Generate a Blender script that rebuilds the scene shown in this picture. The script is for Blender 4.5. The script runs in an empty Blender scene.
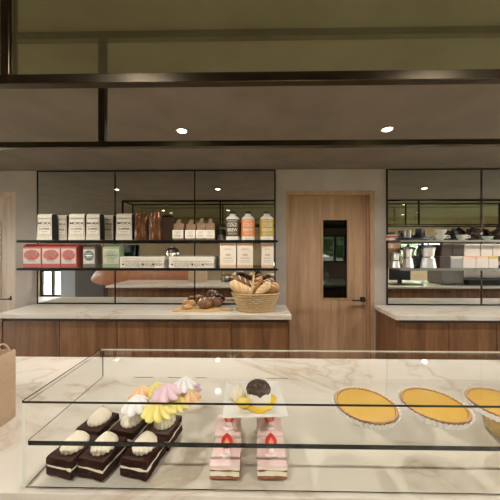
import bpy, math, random
from mathutils import Vector, Matrix, noise
random.seed(7)
PI = math.pi
C = bpy.context.scene.collection
EYE = 1.5
TH = 0.016
cs, sn = math.cos(TH), math.sin(TH)
HOR = 248.0

# ---- measuring helpers: a pixel of the photo met with a real plane of the room
def at(px, py, Y):
    u = (px - 250) / 250; v = (HOR - py) / 250
    zc = Y / (cs + u * sn)
    return Vector((zc * (u * cs - sn), Y, EYE + v * zc))
def atz(px, py, Z):
    u = (px - 250) / 250; v = (HOR - py) / 250
    zc = (Z - EYE) / v
    return Vector((zc * (u * cs - sn), zc * (cs + u * sn), Z))
def cam(xc, zc):
    return (xc * cs - zc * sn, xc * sn + zc * cs)

# ---------------------------------------------------------------- materials
def S(r, g, b):
    f = lambda c: (c / 255 / 12.92) if c / 255 <= 0.04045 else ((c / 255 + 0.055) / 1.055) ** 2.4
    return (f(r), f(g), f(b), 1.0)
def nodes_of(name):
    m = bpy.data.materials.new(name); m.use_nodes = True
    nt = m.node_tree
    return m, nt, nt.nodes['Principled BSDF'], nt.nodes, nt.links
def coord(N, L, scale=(1, 1, 1), rnd=False):
    tc = N.new('ShaderNodeTexCoord'); mp = N.new('ShaderNodeMapping')
    L.new(tc.outputs['Object'], mp.inputs['Vector'])
    mp.inputs['Scale'].default_value = scale
    if rnd:
        oi = N.new('ShaderNodeObjectInfo'); mu = N.new('ShaderNodeMath'); mu.operation = 'MULTIPLY'; mu.inputs[1].default_value = 37.0
        L.new(oi.outputs['Random'], mu.inputs[0]); L.new(mu.outputs[0], mp.inputs['Location'])
    return mp.outputs['Vector']
def ramp(N, stops):
    r = N.new('ShaderNodeValToRGB'); e = r.color_ramp.elements
    while len(e) < len(stops): e.new(0.5)
    for el, (p, c) in zip(e, stops): el.position = p; el.color = c
    return r
def bump(N, L, b, src, strength, dist=0.002):
    bm = N.new('ShaderNodeBump'); bm.inputs['Strength'].default_value = strength; bm.inputs['Distance'].default_value = dist
    L.new(src, bm.inputs['Height']); L.new(bm.outputs['Normal'], b.inputs['Normal'])
def mat(name, col, rough=0.5, metal=0.0, col2=None, scale=20, detail=4, bmp=0.0, dist=0.002, sx=(1, 1, 1), lo=.35, hi=.65, sss=0, coat=0, spec=.5):
    m, nt, b, N, L = nodes_of(name)
    b.inputs['Base Color'].default_value = col
    b.inputs['Roughness'].default_value = rough; b.inputs['Metallic'].default_value = metal
    b.inputs['Specular IOR Level'].default_value = spec
    if coat: b.inputs['Coat Weight'].default_value = coat; b.inputs['Coat Roughness'].default_value = .1
    if sss:
        b.inputs['Subsurface Weight'].default_value = sss; b.inputs['Subsurface Radius'].default_value = (.01, .007, .005); b.inputs['Subsurface Scale'].default_value = 1
    if col2 or bmp:
        v = coord(N, L, sx)
        n = N.new('ShaderNodeTexNoise'); n.inputs['Scale'].default_value = scale; n.inputs['Detail'].default_value = detail
        L.new(v, n.inputs['Vector'])
        if col2:
            r = ramp(N, [(lo, col), (hi, col2)]); L.new(n.outputs['Fac'], r.inputs['Fac']); L.new(r.outputs['Color'], b.inputs['Base Color'])
        if bmp: bump(N, L, b, n.outputs['Fac'], bmp, dist)
    return m
def wood(name, a, b_, c, rough=.38, axis='z', k=1.0):
    m, nt, b, N, L = nodes_of(name)
    sc = {'z': (9 * k, 9 * k, .55 * k), 'x': (.55 * k, 9 * k, 9 * k), 'y': (9 * k, .55 * k, 9 * k)}[axis]
    v = coord(N, L, sc, True)
    n1 = N.new('ShaderNodeTexNoise'); n1.inputs['Scale'].default_value = 1.6; n1.inputs['Detail'].default_value = 8; n1.inputs['Roughness'].default_value = .62; n1.inputs['Distortion'].default_value = .35
    L.new(v, n1.inputs['Vector'])
    n2 = N.new('ShaderNodeTexNoise'); n2.inputs['Scale'].default_value = 11; n2.inputs['Detail'].default_value = 3; L.new(v, n2.inputs['Vector'])
    mx = N.new('ShaderNodeMath'); mx.operation = 'MULTIPLY_ADD'; mx.inputs[1].default_value = .35
    L.new(n2.outputs['Fac'], mx.inputs[0]); L.new(n1.outputs['Fac'], mx.inputs[2])
    r = ramp(N, [(.48, a), (.68, b_), (.88, c)]); L.new(mx.outputs[0], r.inputs['Fac'])
    L.new(r.outputs['Color'], b.inputs['Base Color']); b.inputs['Roughness'].default_value = rough
    bump(N, L, b, mx.outputs[0], .12, .001)
    return m
def marble(name, base, base2, vein, rough=.12, scale=1.1):
    m, nt, b, N, L = nodes_of(name)
    v = coord(N, L, (1, 1.6, 1.3))
    n = N.new('ShaderNodeTexNoise'); n.inputs['Scale'].default_value = scale; n.inputs['Detail'].default_value = 7; n.inputs['Distortion'].default_value = 1.1; n.inputs['Roughness'].default_value = .55
    L.new(v, n.inputs['Vector'])
    s = N.new('ShaderNodeMath'); s.operation = 'SUBTRACT'; s.inputs[1].default_value = .5; L.new(n.outputs['Fac'], s.inputs[0])
    a = N.new('ShaderNodeMath'); a.operation = 'ABSOLUTE'; L.new(s.outputs[0], a.inputs[0])
    rv = ramp(N, [(0, (1, 1, 1, 1)), (.007, (.5, .5, .5, 1)), (.03, (0, 0, 0, 1))]); L.new(a.outputs[0], rv.inputs['Fac'])
    n2 = N.new('ShaderNodeTexNoise'); n2.inputs['Scale'].default_value = 2.3; n2.inputs['Detail'].default_value = 5; L.new(v, n2.inputs['Vector'])
    rb = ramp(N, [(.3, base), (.7, base2)]); L.new(n2.outputs['Fac'], rb.inputs['Fac'])
    n3 = N.new('ShaderNodeMath'); n3.operation = 'MULTIPLY'; L.new(rv.outputs['Color'], n3.inputs[0]); L.new(n2.outputs['Fac'], n3.inputs[1])
    mx = N.new('ShaderNodeMix'); mx.data_type = 'RGBA'
    L.new(n3.outputs[0], mx.inputs[0]); L.new(rb.outputs['Color'], mx.inputs[6]); mx.inputs[7].default_value = vein
    L.new(mx.outputs[2], b.inputs['Base Color']); b.inputs['Roughness'].default_value = rough
    return m
def pane_mat(name, tint, refl=1.0, ior=1.5):
    m = bpy.data.materials.new(name); m.use_nodes = True; nt = m.node_tree; N = nt.nodes; L = nt.links; N.clear()
    o = N.new('ShaderNodeOutputMaterial'); mix = N.new('ShaderNodeMixShader'); t = N.new('ShaderNodeBsdfTransparent'); g = N.new('ShaderNodeBsdfGlossy')
    t.inputs['Color'].default_value = tint; g.inputs['Roughness'].default_value = .0; g.inputs['Color'].default_value = refl if isinstance(refl, tuple) else (refl, refl, refl, 1)
    f = N.new('ShaderNodeLayerWeight'); f.inputs['Blend'].default_value = .5
    p5 = N.new('ShaderNodeMath'); p5.operation = 'POWER'; p5.inputs[1].default_value = 5; L.new(f.outputs['Facing'], p5.inputs[0])
    r0 = ((ior - 1) / (ior + 1)) ** 2
    ma = N.new('ShaderNodeMath'); ma.operation = 'MULTIPLY_ADD'; ma.inputs[1].default_value = 1 - r0; ma.inputs[2].default_value = r0; L.new(p5.outputs[0], ma.inputs[0])
    L.new(ma.outputs[0], mix.inputs[0]); L.new(t.outputs[0], mix.inputs[1]); L.new(g.outputs[0], mix.inputs[2]); L.new(mix.outputs[0], o.inputs['Surface'])
    return m
def emit(name, col, st):
    m, nt, b, N, L = nodes_of(name)
    b.inputs['Base Color'].default_value = (0, 0, 0, 1); b.inputs['Emission Color'].default_value = col; b.inputs['Emission Strength'].default_value = st
    return m

M = {}
M['marble'] = marble('cream_marble', S(216, 208, 194), S(206, 197, 180), S(170, 146, 116), .06, .9)
M['marble_white'] = marble('white_marble', S(228, 222, 210), S(216, 206, 190), S(165, 140, 110), .13, 1.6)
M['walnut'] = wood('walnut', S(92, 62, 38), S(120, 83, 53), S(142, 103, 70), .36)
M['walnut_h'] = wood('walnut_horizontal', S(92, 62, 38), S(120, 83, 53), S(142, 103, 70), .36, 'x')
M['oak'] = wood('oak_door', S(146, 114, 85), S(168, 133, 102), S(184, 150, 119), .34)
M['oak_h'] = wood('oak_door_horizontal', S(136, 103, 74), S(160, 124, 92), S(178, 143, 110), .34, 'x')
M['oak_daylit'] = wood('daylit_oak_door', S(168, 142, 122), S(188, 164, 144), S(202, 180, 160), .3)  # same oak, with the daylight wash on the left door put into its colour
M['board'] = wood('board_wood', S(176, 140, 88), S(200, 166, 112), S(216, 186, 136), .5, 'x', 1.6)
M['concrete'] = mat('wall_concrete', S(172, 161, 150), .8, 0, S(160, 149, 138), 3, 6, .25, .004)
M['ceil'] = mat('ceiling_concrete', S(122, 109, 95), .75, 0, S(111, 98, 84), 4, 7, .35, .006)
M['floor'] = mat('floor_stone', S(206, 196, 182), .35, 0, S(190, 180, 166), 2, 6, .1)
M['plaster'] = mat('tan_plaster', S(184, 162, 126), .75, 0, S(174, 151, 116), 3, 5, .15)
M['bronze'] = mat('dark_bronze', S(84, 75, 62), .27, 1.0, S(74, 66, 54), 14, 4)
M['iron'] = mat('black_iron', S(36, 33, 30), .4, .8)
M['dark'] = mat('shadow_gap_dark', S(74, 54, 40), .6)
M['glassedge'] = mat('glass_edge_dark_reflection', S(12, 14, 12), .08, 0)  # dark reflections in the glass edges, painted as a near-black colour
M['glass'] = pane_mat('clear_glass', (.994, .996, .992, 1), .9, 1.1)
M['green_glass'] = pane_mat('green_tinted_glass', (.93, .975, .83, 1), (.9, .97, .77, 1), 3.0)
M['win_glass'] = pane_mat('window_glass', (.97, .98, .97, 1), .8)
M['mirror'] = mat('mirror_silver', S(210, 211, 210), .0, 1.0)
M['black_glass'] = mat('black_glass', S(6, 6, 6), .02, 0)
M['chrome'] = mat('chrome', S(226, 223, 218), .1, 1.0)
M['alu'] = mat('brushed_aluminium', S(226, 222, 215), .3, .85)
M['steel'] = mat('grey_steel', S(130, 124, 116), .35, .9)
M['black'] = mat('black_plastic', S(20, 19, 18), .35)
M['lamp'] = emit('lamp_glow', (1, .9, .74, 1), 22)
M['ring'] = mat('lamp_trim', S(190, 180, 165), .5)
M['white'] = mat('white_card', S(230, 220, 202), .6, 0, S(222, 211, 192), 30, 3)
M['bagblack'] = mat('bag_black', S(26, 21, 18), .5)
M['ink'] = mat('ink_black', S(40, 36, 32), .6)
M['inkgrey'] = mat('ink_grey', S(132, 124, 112), .6)
M['inkwhite'] = mat('ink_white', S(240, 232, 218), .6)
M['copper'] = mat('copper_foil', S(122, 80, 48), .3, .5, S(92, 58, 34), 20, 4, .3, .004)
M['dkbrown'] = mat('dark_brown_card', S(62, 40, 26), .5)
M['kraft'] = mat('kraft_paper', S(142, 112, 82), .7, 0, S(120, 92, 66), 30, 5, .1)
M['bagkraft'] = mat('bag_kraft', S(196, 168, 138), .72, 0, S(188, 160, 130), 40, 5, .08)
M['red'] = mat('red_card', S(178, 84, 74), .5)
M['redink'] = mat('red_print', S(170, 74, 66), .55, 0, S(196, 116, 104), 55, 3)
M['greypaper'] = mat('grey_label', S(200, 193, 182), .6, 0, S(188, 182, 172), 25, 3)
M['greybag'] = mat('grey_pouch', S(112, 102, 90), .5)
M['slate'] = mat('slate_print', S(70, 74, 78), .55, 0, S(130, 134, 134), 60, 3)
M['green'] = mat('green_card', S(142, 158, 112), .55)
M['greenink'] = mat('green_print', S(150, 166, 124), .55, 0, S(178, 186, 150), 55, 3)
M['dkgreen'] = mat('dark_green_pouch', S(24, 40, 30), .4)
M['peach'] = mat('peach_card', S(222, 178, 148), .6)
M['cream_card'] = mat('cream_card', S(232, 216, 194), .6)
M['box_pale'] = mat('pale_box_card', S(206, 193, 180), .6)
M['grey_card'] = mat('grey_card', S(150, 146, 142), .6)
M['plast'] = mat('white_plastic', S(232, 226, 214), .35)
M['brownlab'] = mat('brown_label', S(84, 62, 44), .5)
M['orangelab'] = mat('orange_label', S(236, 142, 70), .5)
M['yellowlab'] = mat('yellow_label', S(196, 166, 58), .5)
M['wicker'] = mat('wicker', S(204, 174, 126), .6, 0, S(178, 146, 98), 60, 3, .6, .004, (1, 1, 2.2))
M['crust'] = mat('bread_crust', S(150, 98, 54), .55, 0, S(198, 150, 96), 14, 5, .3, .004)
M['crust_pale'] = mat('bread_pale', S(206, 160, 104), .6, 0, S(224, 192, 146), 16, 5, .25, .004)
M['crust_dark'] = mat('bread_dark', S(96, 60, 38), .55, 0, S(146, 104, 68), 18, 5, .35, .004)
M['flour'] = mat('bread_flour', S(232, 214, 184), .8)
M['choc'] = mat('chocolate_sponge', S(34, 15, 9), .8, 0, S(58, 27, 16), 160, 4, .9, .004, spec=.12)
M['glaze'] = mat('chocolate_glaze', S(48, 20, 11), .45, 0, S(60, 26, 15), 60, 4, .3, .002, spec=.2)
M['cream'] = mat('whipped_cream', S(244, 236, 216), .5, 0, S(238, 226, 200), 30, 3, 0, sss=.15)
M['mer_w'] = mat('meringue_white', S(246, 242, 238), .6, sss=.1)
M['mer_p'] = mat('meringue_pink', S(240, 206, 214), .6, sss=.1)
M['mer_y'] = mat('meringue_yellow', S(238, 222, 122), .6, 0, S(242, 230, 156), 30, 3, sss=.1)
M['mer_o'] = mat('meringue_orange', S(246, 212, 166), .6, 0, S(242, 196, 146), 25, 3, sss=.1)
M['mer_l'] = mat('meringue_lilac', S(222, 200, 216), .6, sss=.1)
M['porcelain'] = mat('porcelain', S(222, 217, 207), .15)
M['pudding'] = mat('pudding_white', S(244, 240, 224), .35, sss=.15)
M['chocsauce'] = mat('chocolate_sauce', S(36, 22, 12), .25, 0, S(84, 60, 30), 120, 3, .8, .003)
M['lemon'] = mat('lemon_sauce', S(232, 194, 60), .2)
M['fruit'] = mat('yellow_fruit', S(236, 214, 110), .35, 0, S(226, 190, 60), 30, 3)
M['sponge'] = mat('light_sponge', S(168, 112, 78), .75, 0, S(128, 76, 50), 120, 4, .8, .003)
M['pinktop'] = mat('pink_icing', S(234, 200, 194), .22, 0, S(240, 214, 208), 26, 4, .25, .003)
M['pinkpale'] = mat('pale_icing', S(246, 228, 224), .25)
M['berry'] = mat('strawberry_red', S(198, 40, 28), .3, 0, S(214, 62, 40), 60, 3)
M['berry_in'] = mat('strawberry_flesh', S(236, 120, 92), .4, 0, S(246, 180, 150), 60, 2)
M['leaf'] = mat('leaf_green', S(60, 84, 40), .6, 0, S(96, 120, 58), 8, 5)
M['custard'] = mat('custard', S(220, 178, 88), .2, 0, S(215, 170, 78), 9, 4, .03)
M['tartcrust'] = mat('tart_crust', S(212, 172, 116), .6, 0, S(178, 128, 76), 160, 4, .4, .002)
M['paper'] = mat('paper_case', S(248, 244, 238), .6)
M['golden'] = mat('golden_cake', S(200, 164, 86), .3, 0, S(160, 126, 58), 40, 5, .4, .003)
M['leather'] = mat('tan_leather', S(186, 122, 80), .4, 0, S(170, 108, 68), 8, 4, .1)
M['greywall'] = mat('grey_panel', S(96, 88, 78), .6)
M['paleblue'] = mat('pale_panel', S(176, 176, 178), .6)
M['bowlgreen'] = mat('pale_green_glaze', S(192, 206, 190), .2)
M['grass'] = mat('lawn', S(122, 126, 92), .9, 0, S(140, 142, 110), 3, 6)
M['bark'] = mat('bark', S(70, 56, 42), .9, 0, S(50, 40, 30), 10, 4, .4)
M['stone'] = mat('pale_terrace', S(206, 200, 190), .8)

# ---------------------------------------------------------------- mesh builder
class MB:
    def __init__(s): s.v = []; s.f = []; s.m = []; s.sm = []
    def add(s, vs, fs, mi=0, sm=False, T=None):
        o = len(s.v)
        s.v += [tuple(T @ Vector(q)) if T else tuple(q) for q in vs]
        for i, f in enumerate(fs):
            s.f.append([o + k for k in f]); s.m.append(mi[i] if isinstance(mi, list) else mi); s.sm.append(sm)
        return s
    def box(s, x0, x1, y0, y1, z0, z1, mi=0, T=None):
        vs = [(x0, y0, z0), (x1, y0, z0), (x1, y1, z0), (x0, y1, z0), (x0, y0, z1), (x1, y0, z1), (x1, y1, z1), (x0, y1, z1)]
        # bottom, top, front(-y), right, back, left
        return s.add(vs, [(0, 3, 2, 1), (4, 5, 6, 7), (0, 1, 5, 4), (1, 2, 6, 5), (2, 3, 7, 6), (3, 0, 4, 7)], mi, False, T)
    def prism(s, poly, y0, y1, mi=0, T=None):          # poly in x,z, extruded along y
        n = len(poly)
        vs = [(x, y0, z) for x, z in poly] + [(x, y1, z) for x, z in poly]
        fs = [tuple(range(n)), tuple(range(2 * n - 1, n - 1, -1))] + [(i, i + n, (i + 1) % n + n, (i + 1) % n) for i in range(n)]
        return s.add(vs, fs, mi, False, T)
    def lathe(s, prof, n=32, fn=None, mi=0, cx=0, cy=0, cz=0, sx=1, sy=1, sm=True, T=None):
        vs = []; fs = []
        for j, (r, z) in enumerate(prof):
            for i in range(n):
                a = 2 * PI * i / n
                k = fn(a, j / (len(prof) - 1)) if fn else 1
                vs.append((cx + r * k * math.cos(a) * sx, cy + r * k * math.sin(a) * sy, cz + z))
        for j in range(len(prof) - 1):
            for i in range(n):
                fs.append((j * n + i, j * n + (i + 1) % n, (j + 1) * n + (i + 1) % n, (j + 1) * n + i))
        if prof[0][0] > 1e-6: fs.append(tuple(range(n - 1, -1, -1)))
        if prof[-1][0] > 1e-6: fs.append(tuple((len(prof) - 1) * n + i for i in range(n)))
        return s.add(vs, fs, mi, sm, T)
    def tube(s, pts, r, n=10, mi=0, closed=False, flat=1.0):
        pts = [Vector(p) for p in pts]; m = len(pts); vs = []; fs = []
        up = Vector((0, 0, 1)); prev = None
        for i, p in enumerate(pts):
            if closed: t = pts[(i + 1) % m] - pts[i - 1]
            else: t = pts[min(i + 1, m - 1)] - pts[max(i - 1, 0)]
            t.normalize()
            if prev is None:
                a = t.cross(up)
                if a.length < 1e-3: a = t.cross(Vector((1, 0, 0)))
            else: a = prev - t * prev.dot(t)
            a.normalize(); prev = a; b = t.cross(a)
            rr = r[i] if isinstance(r, (list, tuple)) else r
            for k in range(n):
                q = 2 * PI * k / n
                vs.append(p + a * (math.cos(q) * rr) + b * (math.sin(q) * rr * flat))
        L_ = m if closed else m - 1
        for i in range(L_):
            for k in range(n):
                j = (i + 1) % m
                fs.append((i * n + k, i * n + (k + 1) % n, j * n + (k + 1) % n, j * n + k))
        if not closed: fs += [tuple(range(n - 1, -1, -1)), tuple((m - 1) * n + k for k in range(n))]
        return s.add(vs, fs, mi, True)
    def ball(s, c, r, n=24, m=14, sx=1, sy=1, sz=1, mi=0, nz=0, nf=6, T=None, z0=-1):
        prof = []
        for j in range(m + 1):
            a = -PI / 2 + PI * j / m
            prof.append((r * math.cos(a), r * max(math.sin(a), z0)))
        o = len(s.v)
        s.lathe([(max(p, 0), q) for p, q in prof], n, None, mi, 0, 0, 0, sx, sy)
        for i in range(o, len(s.v)):
            x, y, z = s.v[i]; p = Vector((x, y, z * sz))
            if nz:
                p = p * (1 + nz * noise.noise(p * nf + Vector(c) * 3))
            if T: p = T @ p
            s.v[i] = tuple(p + Vector(c))
        return s
    def jitter(s, amp, f, seed=0):
        for i, p in enumerate(s.v):
            q = Vector(p)
            s.v[i] = tuple(q + noise.noise_vector(q * f + Vector((seed, seed * 2.3, 0))) * amp)
        return s
    def build(s, name, mats, parent=None, bevel=0, seg=2, sub=0, loc=(0, 0, 0), rot=(0, 0, 0), ang=.7, label=None):
        me = bpy.data.meshes.new(name); me.from_pydata(s.v, [], s.f)
        if not isinstance(mats, (list, tuple)): mats = [mats]
        for q in mats: me.materials.append(M[q] if isinstance(q, str) else q)
        for p, mi, sm in zip(me.polygons, s.m, s.sm): p.material_index = mi; p.use_smooth = sm
        me.update()
        if any(s.sm): me.set_sharp_from_angle(angle=ang)
        o = bpy.data.objects.new(name, me); C.objects.link(o); o.location = loc; o.rotation_euler = rot
        if parent: o.parent = parent
        if bevel:
            b = o.modifiers.new('bevel', 'BEVEL'); b.width = bevel; b.segments = seg; b.limit_method = 'ANGLE'; b.angle_limit = .6
        if sub:
            b = o.modifiers.new('subdivision', 'SUBSURF'); b.levels = sub; b.render_levels = sub
        if label: o['label'] = label
        return o
def bx(*a, **k): return MB().box(*a, **k)
def tag(o, label, cat, group=None, kind=None):
    if label: o['label'] = label
    if cat: o['category'] = cat
    if group: o['group'] = group
    if kind: o['kind'] = kind
    return o
def thing(name, label, cat, loc=(0, 0, 0), rz=0, group=None):
    o = bpy.data.objects.new(name, None); C.objects.link(o); o.empty_display_size = .05
    o.location = loc; o.rotation_euler = (0, 0, rz)
    return tag(o, label, cat, group)
def struct(o, label=None, cat=None): o['kind'] = 'structure'; return tag(o, label, cat)
def kids(o): return [c for c in bpy.data.objects if c.parent == o]
def dup(src, loc, rz, label, par=None):
    r = src.copy(); C.objects.link(r)
    if par is None: r.location = loc; r.rotation_euler = (0, 0, rz); r['label'] = label
    else: r.parent = par
    for ch in kids(src): dup(ch, None, None, None, r)
    return r
TX = {}
def lettering(body, size, parent, loc, mname='ink', rot=(PI / 2, 0, 0), sx=1.0, name='lettering'):
    if body not in TX:
        cu = bpy.data.curves.new('t', 'FONT'); cu.body = body; cu.align_x = 'CENTER'; cu.align_y = 'CENTER'; cu.extrude = .01; cu.offset = .014; cu.resolution_u = 2
        t = bpy.data.objects.new('t', cu); C.objects.link(t)
        dg = bpy.context.evaluated_depsgraph_get(); dg.update()
        TX[body] = bpy.data.meshes.new_from_object(t.evaluated_get(dg)); TX[body].materials.clear()
        bpy.data.objects.remove(t)
    me = TX[body].copy(); me.name = name; me.materials.append(M[mname])
    for p in me.polygons: p.material_index = 0
    o = bpy.data.objects.new(name, me); C.objects.link(o); o.parent = parent
    o.location = loc; o.rotation_euler = rot; o.scale = (size * sx, size, min(size, .03))
    return o

# ================================================================ THE SETTING
YW, YB, XL, XR, HC = 2.65, -2.3, -7.0, 6.5, 2.33
struct(bx(XL, XR, YB, YW, -.1, 0).build('floor', 'floor'))
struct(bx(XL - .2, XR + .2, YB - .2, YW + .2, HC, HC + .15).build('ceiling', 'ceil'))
# wall facing the camera, with the two door openings
D1 = (.339, 1.267); D2 = (-3.5, -2.567); DT = 2.105
def wall_y(name, y0, y1, holes, m):
    """holes: (x0,x1,z0,z1) sorted by x"""
    b = MB(); x = XL - .2
    for (a, c, z0, z1) in sorted(holes):
        b.box(x, a, y0, y1, 0, HC)
        if z0 > 0: b.box(a, c, y0, y1, 0, z0)
        if z1 < HC: b.box(a, c, y0, y1, z1, HC)
        x = c
    b.box(x, XR + .2, y0, y1, 0, HC)
    return struct(b.build(name, m))
wall_y('wall_back', YW, YW + .2, [(D1[0], D1[1], 0, DT), (D2[0], D2[1], 0, DT)], 'concrete')
WIN = [(-6.62, -5.93, 0, 1.62), (.22, .70, .85, 1.85), (2.1, 2.85, 1.05, 1.9), (4.4, 5.7, .85, 1.68)]
wall_y('wall_front', YB - .2, YB, WIN, 'plaster')
# side walls, each with an unseen window added for ambient daylight
SW = [(-1.6, 1.9, .4, 2.1)]
b = MB()
b.box(XL - .2, XL, YB, SW[0][0], 0, HC); b.box(XL - .2, XL, SW[0][1], YW, 0, HC)
b.box(XL - .2, XL, SW[0][0], SW[0][1], 0, SW[0][2]); b.box(XL - .2, XL, SW[0][0], SW[0][1], SW[0][3], HC)
struct(b.build('wall_left', 'plaster'))
b = MB()
b.box(XR, XR + .2, YB, SW[0][0], 0, HC); b.box(XR, XR + .2, SW[0][1], YW, 0, HC)
b.box(XR, XR + .2, SW[0][0], SW[0][1], 0, SW[0][2]); b.box(XR, XR + .2, SW[0][0], SW[0][1], SW[0][3], HC)
struct(b.build('wall_right', 'plaster'))
def frame_bars(b, x0, x1, z0, z1, y0, y1, t, vs=(), hs=(), mi=0):
    b.box(x0, x0 + t, y0, y1, z0, z1, mi); b.box(x1 - t, x1, y0, y1, z0, z1, mi)
    b.box(x0 + t, x1 - t, y0, y1, z0, z0 + t, mi); b.box(x0 + t, x1 - t, y0, y1, z1 - t, z1, mi)
    for v in vs: b.box(v - t / 2, v + t / 2, y0, y1, z0 + t, z1 - t, mi)
    for h in hs: b.box(x0 + t, x1 - t, y0 + .002, y1 - .002, h - t / 2, h + t / 2, mi)
    return b
for i, (x0, x1, z0, z1) in enumerate(WIN):
    fr = frame_bars(MB(), x0, x1, z0, z1, YB - .14, YB - .06, .05, [x0 + (x1 - x0) * .55] if x1 - x0 > .6 else [], [.8] if z0 == 0 else []).build('window_%d' % (i + 1), 'iron')
    struct(fr); p = bx(x0 + .05, x1 - .05, YB - .104, YB - .098, z0 + .05, z1 - .05).build('window_pane', 'win_glass', fr)
for nm, xc in (('window_5', XL - .1), ('window_6', XR + .1)):  # frames and panes of the added, unseen side windows
    fr = MB()
    for y in (SW[0][0], -.45, .7, SW[0][1] - .05): fr.box(xc - .04, xc + .04, y, y + .05, .4, 2.1)
    for z in (.4, 2.05): fr.box(xc - .038, xc + .038, SW[0][0], SW[0][1], z, z + .05)
    fr = struct(fr.build(nm, 'iron')); bx(xc - .003, xc + .003, SW[0][0] + .05, SW[0][1] - .05, .45, 2.05).build('window_pane', 'win_glass', fr)

# doors
def make_door(name, x0, x1, glass, handle_x, clear, label):
    wd_ = 'oak_daylit' if clear else 'oak'
    yl = YW + .06
    r = bpy.data.objects.new(name, None); C.objects.link(r); r.location = (x0, YW, 0); struct(r, label, 'door')
    w = x1 - x0
    f = MB(); f.box(0, .016, .004, .14, 0, DT); f.box(w - .045, w, .004, .14, 0, DT); f.box(.016, w - .045, .004, .14, DT - .045, DT)
    f.box(w - .06, w - .045, .03, .14, 0, DT - .045); f.box(.016, .03, .03, .14, 0, DT - .045); f.box(.03, w - .06, .106, .14, DT - .075, DT - .045)
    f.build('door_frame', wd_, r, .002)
    lx0, lx1, lz1 = .031, w - .062, DT - .047
    g0, g1, gz0, gz1 = glass[0] - x0, glass[1] - x0, glass[2], glass[3]
    l = MB(); y0, y1 = .06, .105
    l.box(lx0, g0, y0, y1, .006, lz1); l.box(g1, lx1, y0, y1, .006, lz1); l.box(g0, g1, y0, y1, .006, gz0); l.box(g0, g1, y0, y1, gz1, lz1)
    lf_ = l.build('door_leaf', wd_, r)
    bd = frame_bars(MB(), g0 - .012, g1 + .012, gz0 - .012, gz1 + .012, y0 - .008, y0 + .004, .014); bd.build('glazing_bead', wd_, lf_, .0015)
    bx(g0, g1, y0 + .014, y0 + .022, gz0, gz1).build('door_glass', 'win_glass' if clear else 'black_glass', lf_)
    h = MB(); hx = handle_x - x0
    h.box(hx - .026, hx + .026, y0 - .012, y0, .925, .972); h.box(hx - .009, hx + .009, y0 - .05, y0 - .012, .938, .956); h.box(hx - .13, hx + .012, y0 - .062, y0 - .046, .94, .954)
    h.build('door_handle', 'black', lf_, .002)
    hg = MB()
    return r
g = [at(322.4, 220, 2.724), at(346.8, 298, 2.724)]
make_door('door_1', D1[0], D1[1], (g[0].x, g[1].x, g[1].z, g[0].z), at(362.5, 299, 2.71).x, False, 'oak door with a narrow dark glass between the two marble counters')
make_door('door_2', D2[0], D2[1], (-3.3, at(1.5, 222, 2.724).x, g[1].z, at(1.5, 222, 2.724).z), at(13, 299, 2.71).x, True, 'daylight-washed oak door with clear glass left of the red packets')

# outdoors
struct(bx(-40, 40, -40, 40, -.3, -.12).build('lawn', 'grass'))
struct(bx(-12, 12, -5, YB - .2, -.119, -.02).build('terrace', 'stone'))
def tree(x, y, h, r, label, seed):
    t = thing('garden_tree', label, 'tree', (x, y, -.12), 0, 'trees outside the windows')
    MB().lathe([(.16, 0), (.11, h * .4), (.07, h * .75)], 10).build('trunk', 'bark', t)
    b = MB(); rnd = random.Random(seed)
    for k in range(9):
        a = rnd.uniform(0, 2 * PI); q = rnd.uniform(0, .6) * r
        b.ball((q * math.cos(a), q * math.sin(a), h * rnd.uniform(.4, .85)), r * rnd.uniform(.45, .65), 18, 10, nz=.5, nf=2.4)
    b.build('crown', 'leaf', t)
for i, (x, y, h, r) in enumerate([(7.2, -17, 4, 2.5), (13.5, -18, 4.5, 2.5), (2.2, -23, 6, 2.3), (-17, -13, 5, 2.2), (-10.5, -18, 6, 2.4), (-22, 17, 4.5, 1.9)]):
    tree(x, y, h, r, 'leafy green tree on the lawn outside, seen through glass', i)

# downlights
def downlight(x, y, label, spot=True, pw=76):
    t = thing('downlight', label, 'ceiling light', (x, y, HC), 0, 'recessed ceiling downlights')
    MB().lathe([(0, -.0006), (.040, -.0006), (.043, -.004), (.032, -.004), (.032, -.001), (0, -.001)], 32).build('trim_ring', 'ring', t)
    MB().lathe([(0, -.0012), (.031, -.0012), (.031, -.003), (0, -.003)], 32).build('bulb', 'lamp', t)
    l = bpy.data.lights.new('spot', 'SPOT'); l.energy = pw; l.color = (1, .955, .90); l.spot_size = 2.6; l.spot_blend = 1.0; l.shadow_soft_size = .03
    o = bpy.data.objects.new('spot', l); C.objects.link(o); o.location = (x, y, HC - .012)
for x, y, lb in [(-1.95, 1.76, 'round downlight above the tall white coffee bags, mirrored behind them'), (-.51, 1.76, 'small round downlight glowing left of the oak door'),
              (.93, 1.76, 'small round downlight glowing right of the oak door'), (2.37, 1.76, 'round downlight over the right counter, mirrored above the mugs'), (3.81, 1.76, 'round downlight past the far end of the right counter'),
              (-.57, -.23, 'round downlight behind the camera, mirrored above the dark-label bottle'), (-2.01, -.23, 'round downlight behind the camera, above the left end of the rack'), (.87, -.23, 'round downlight behind the camera, facing the oak door'), (2.31, -.23, 'round downlight behind the camera, facing the right worktop corner'),
              (2.86, .47, 'round downlight over the coffee machine, mirrored twice in the right mirror'), (3.7, -1.0, 'round downlight near the front wall, mirrored lowest in the right mirror')]:
    downlight(x, y, lb)

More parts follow.
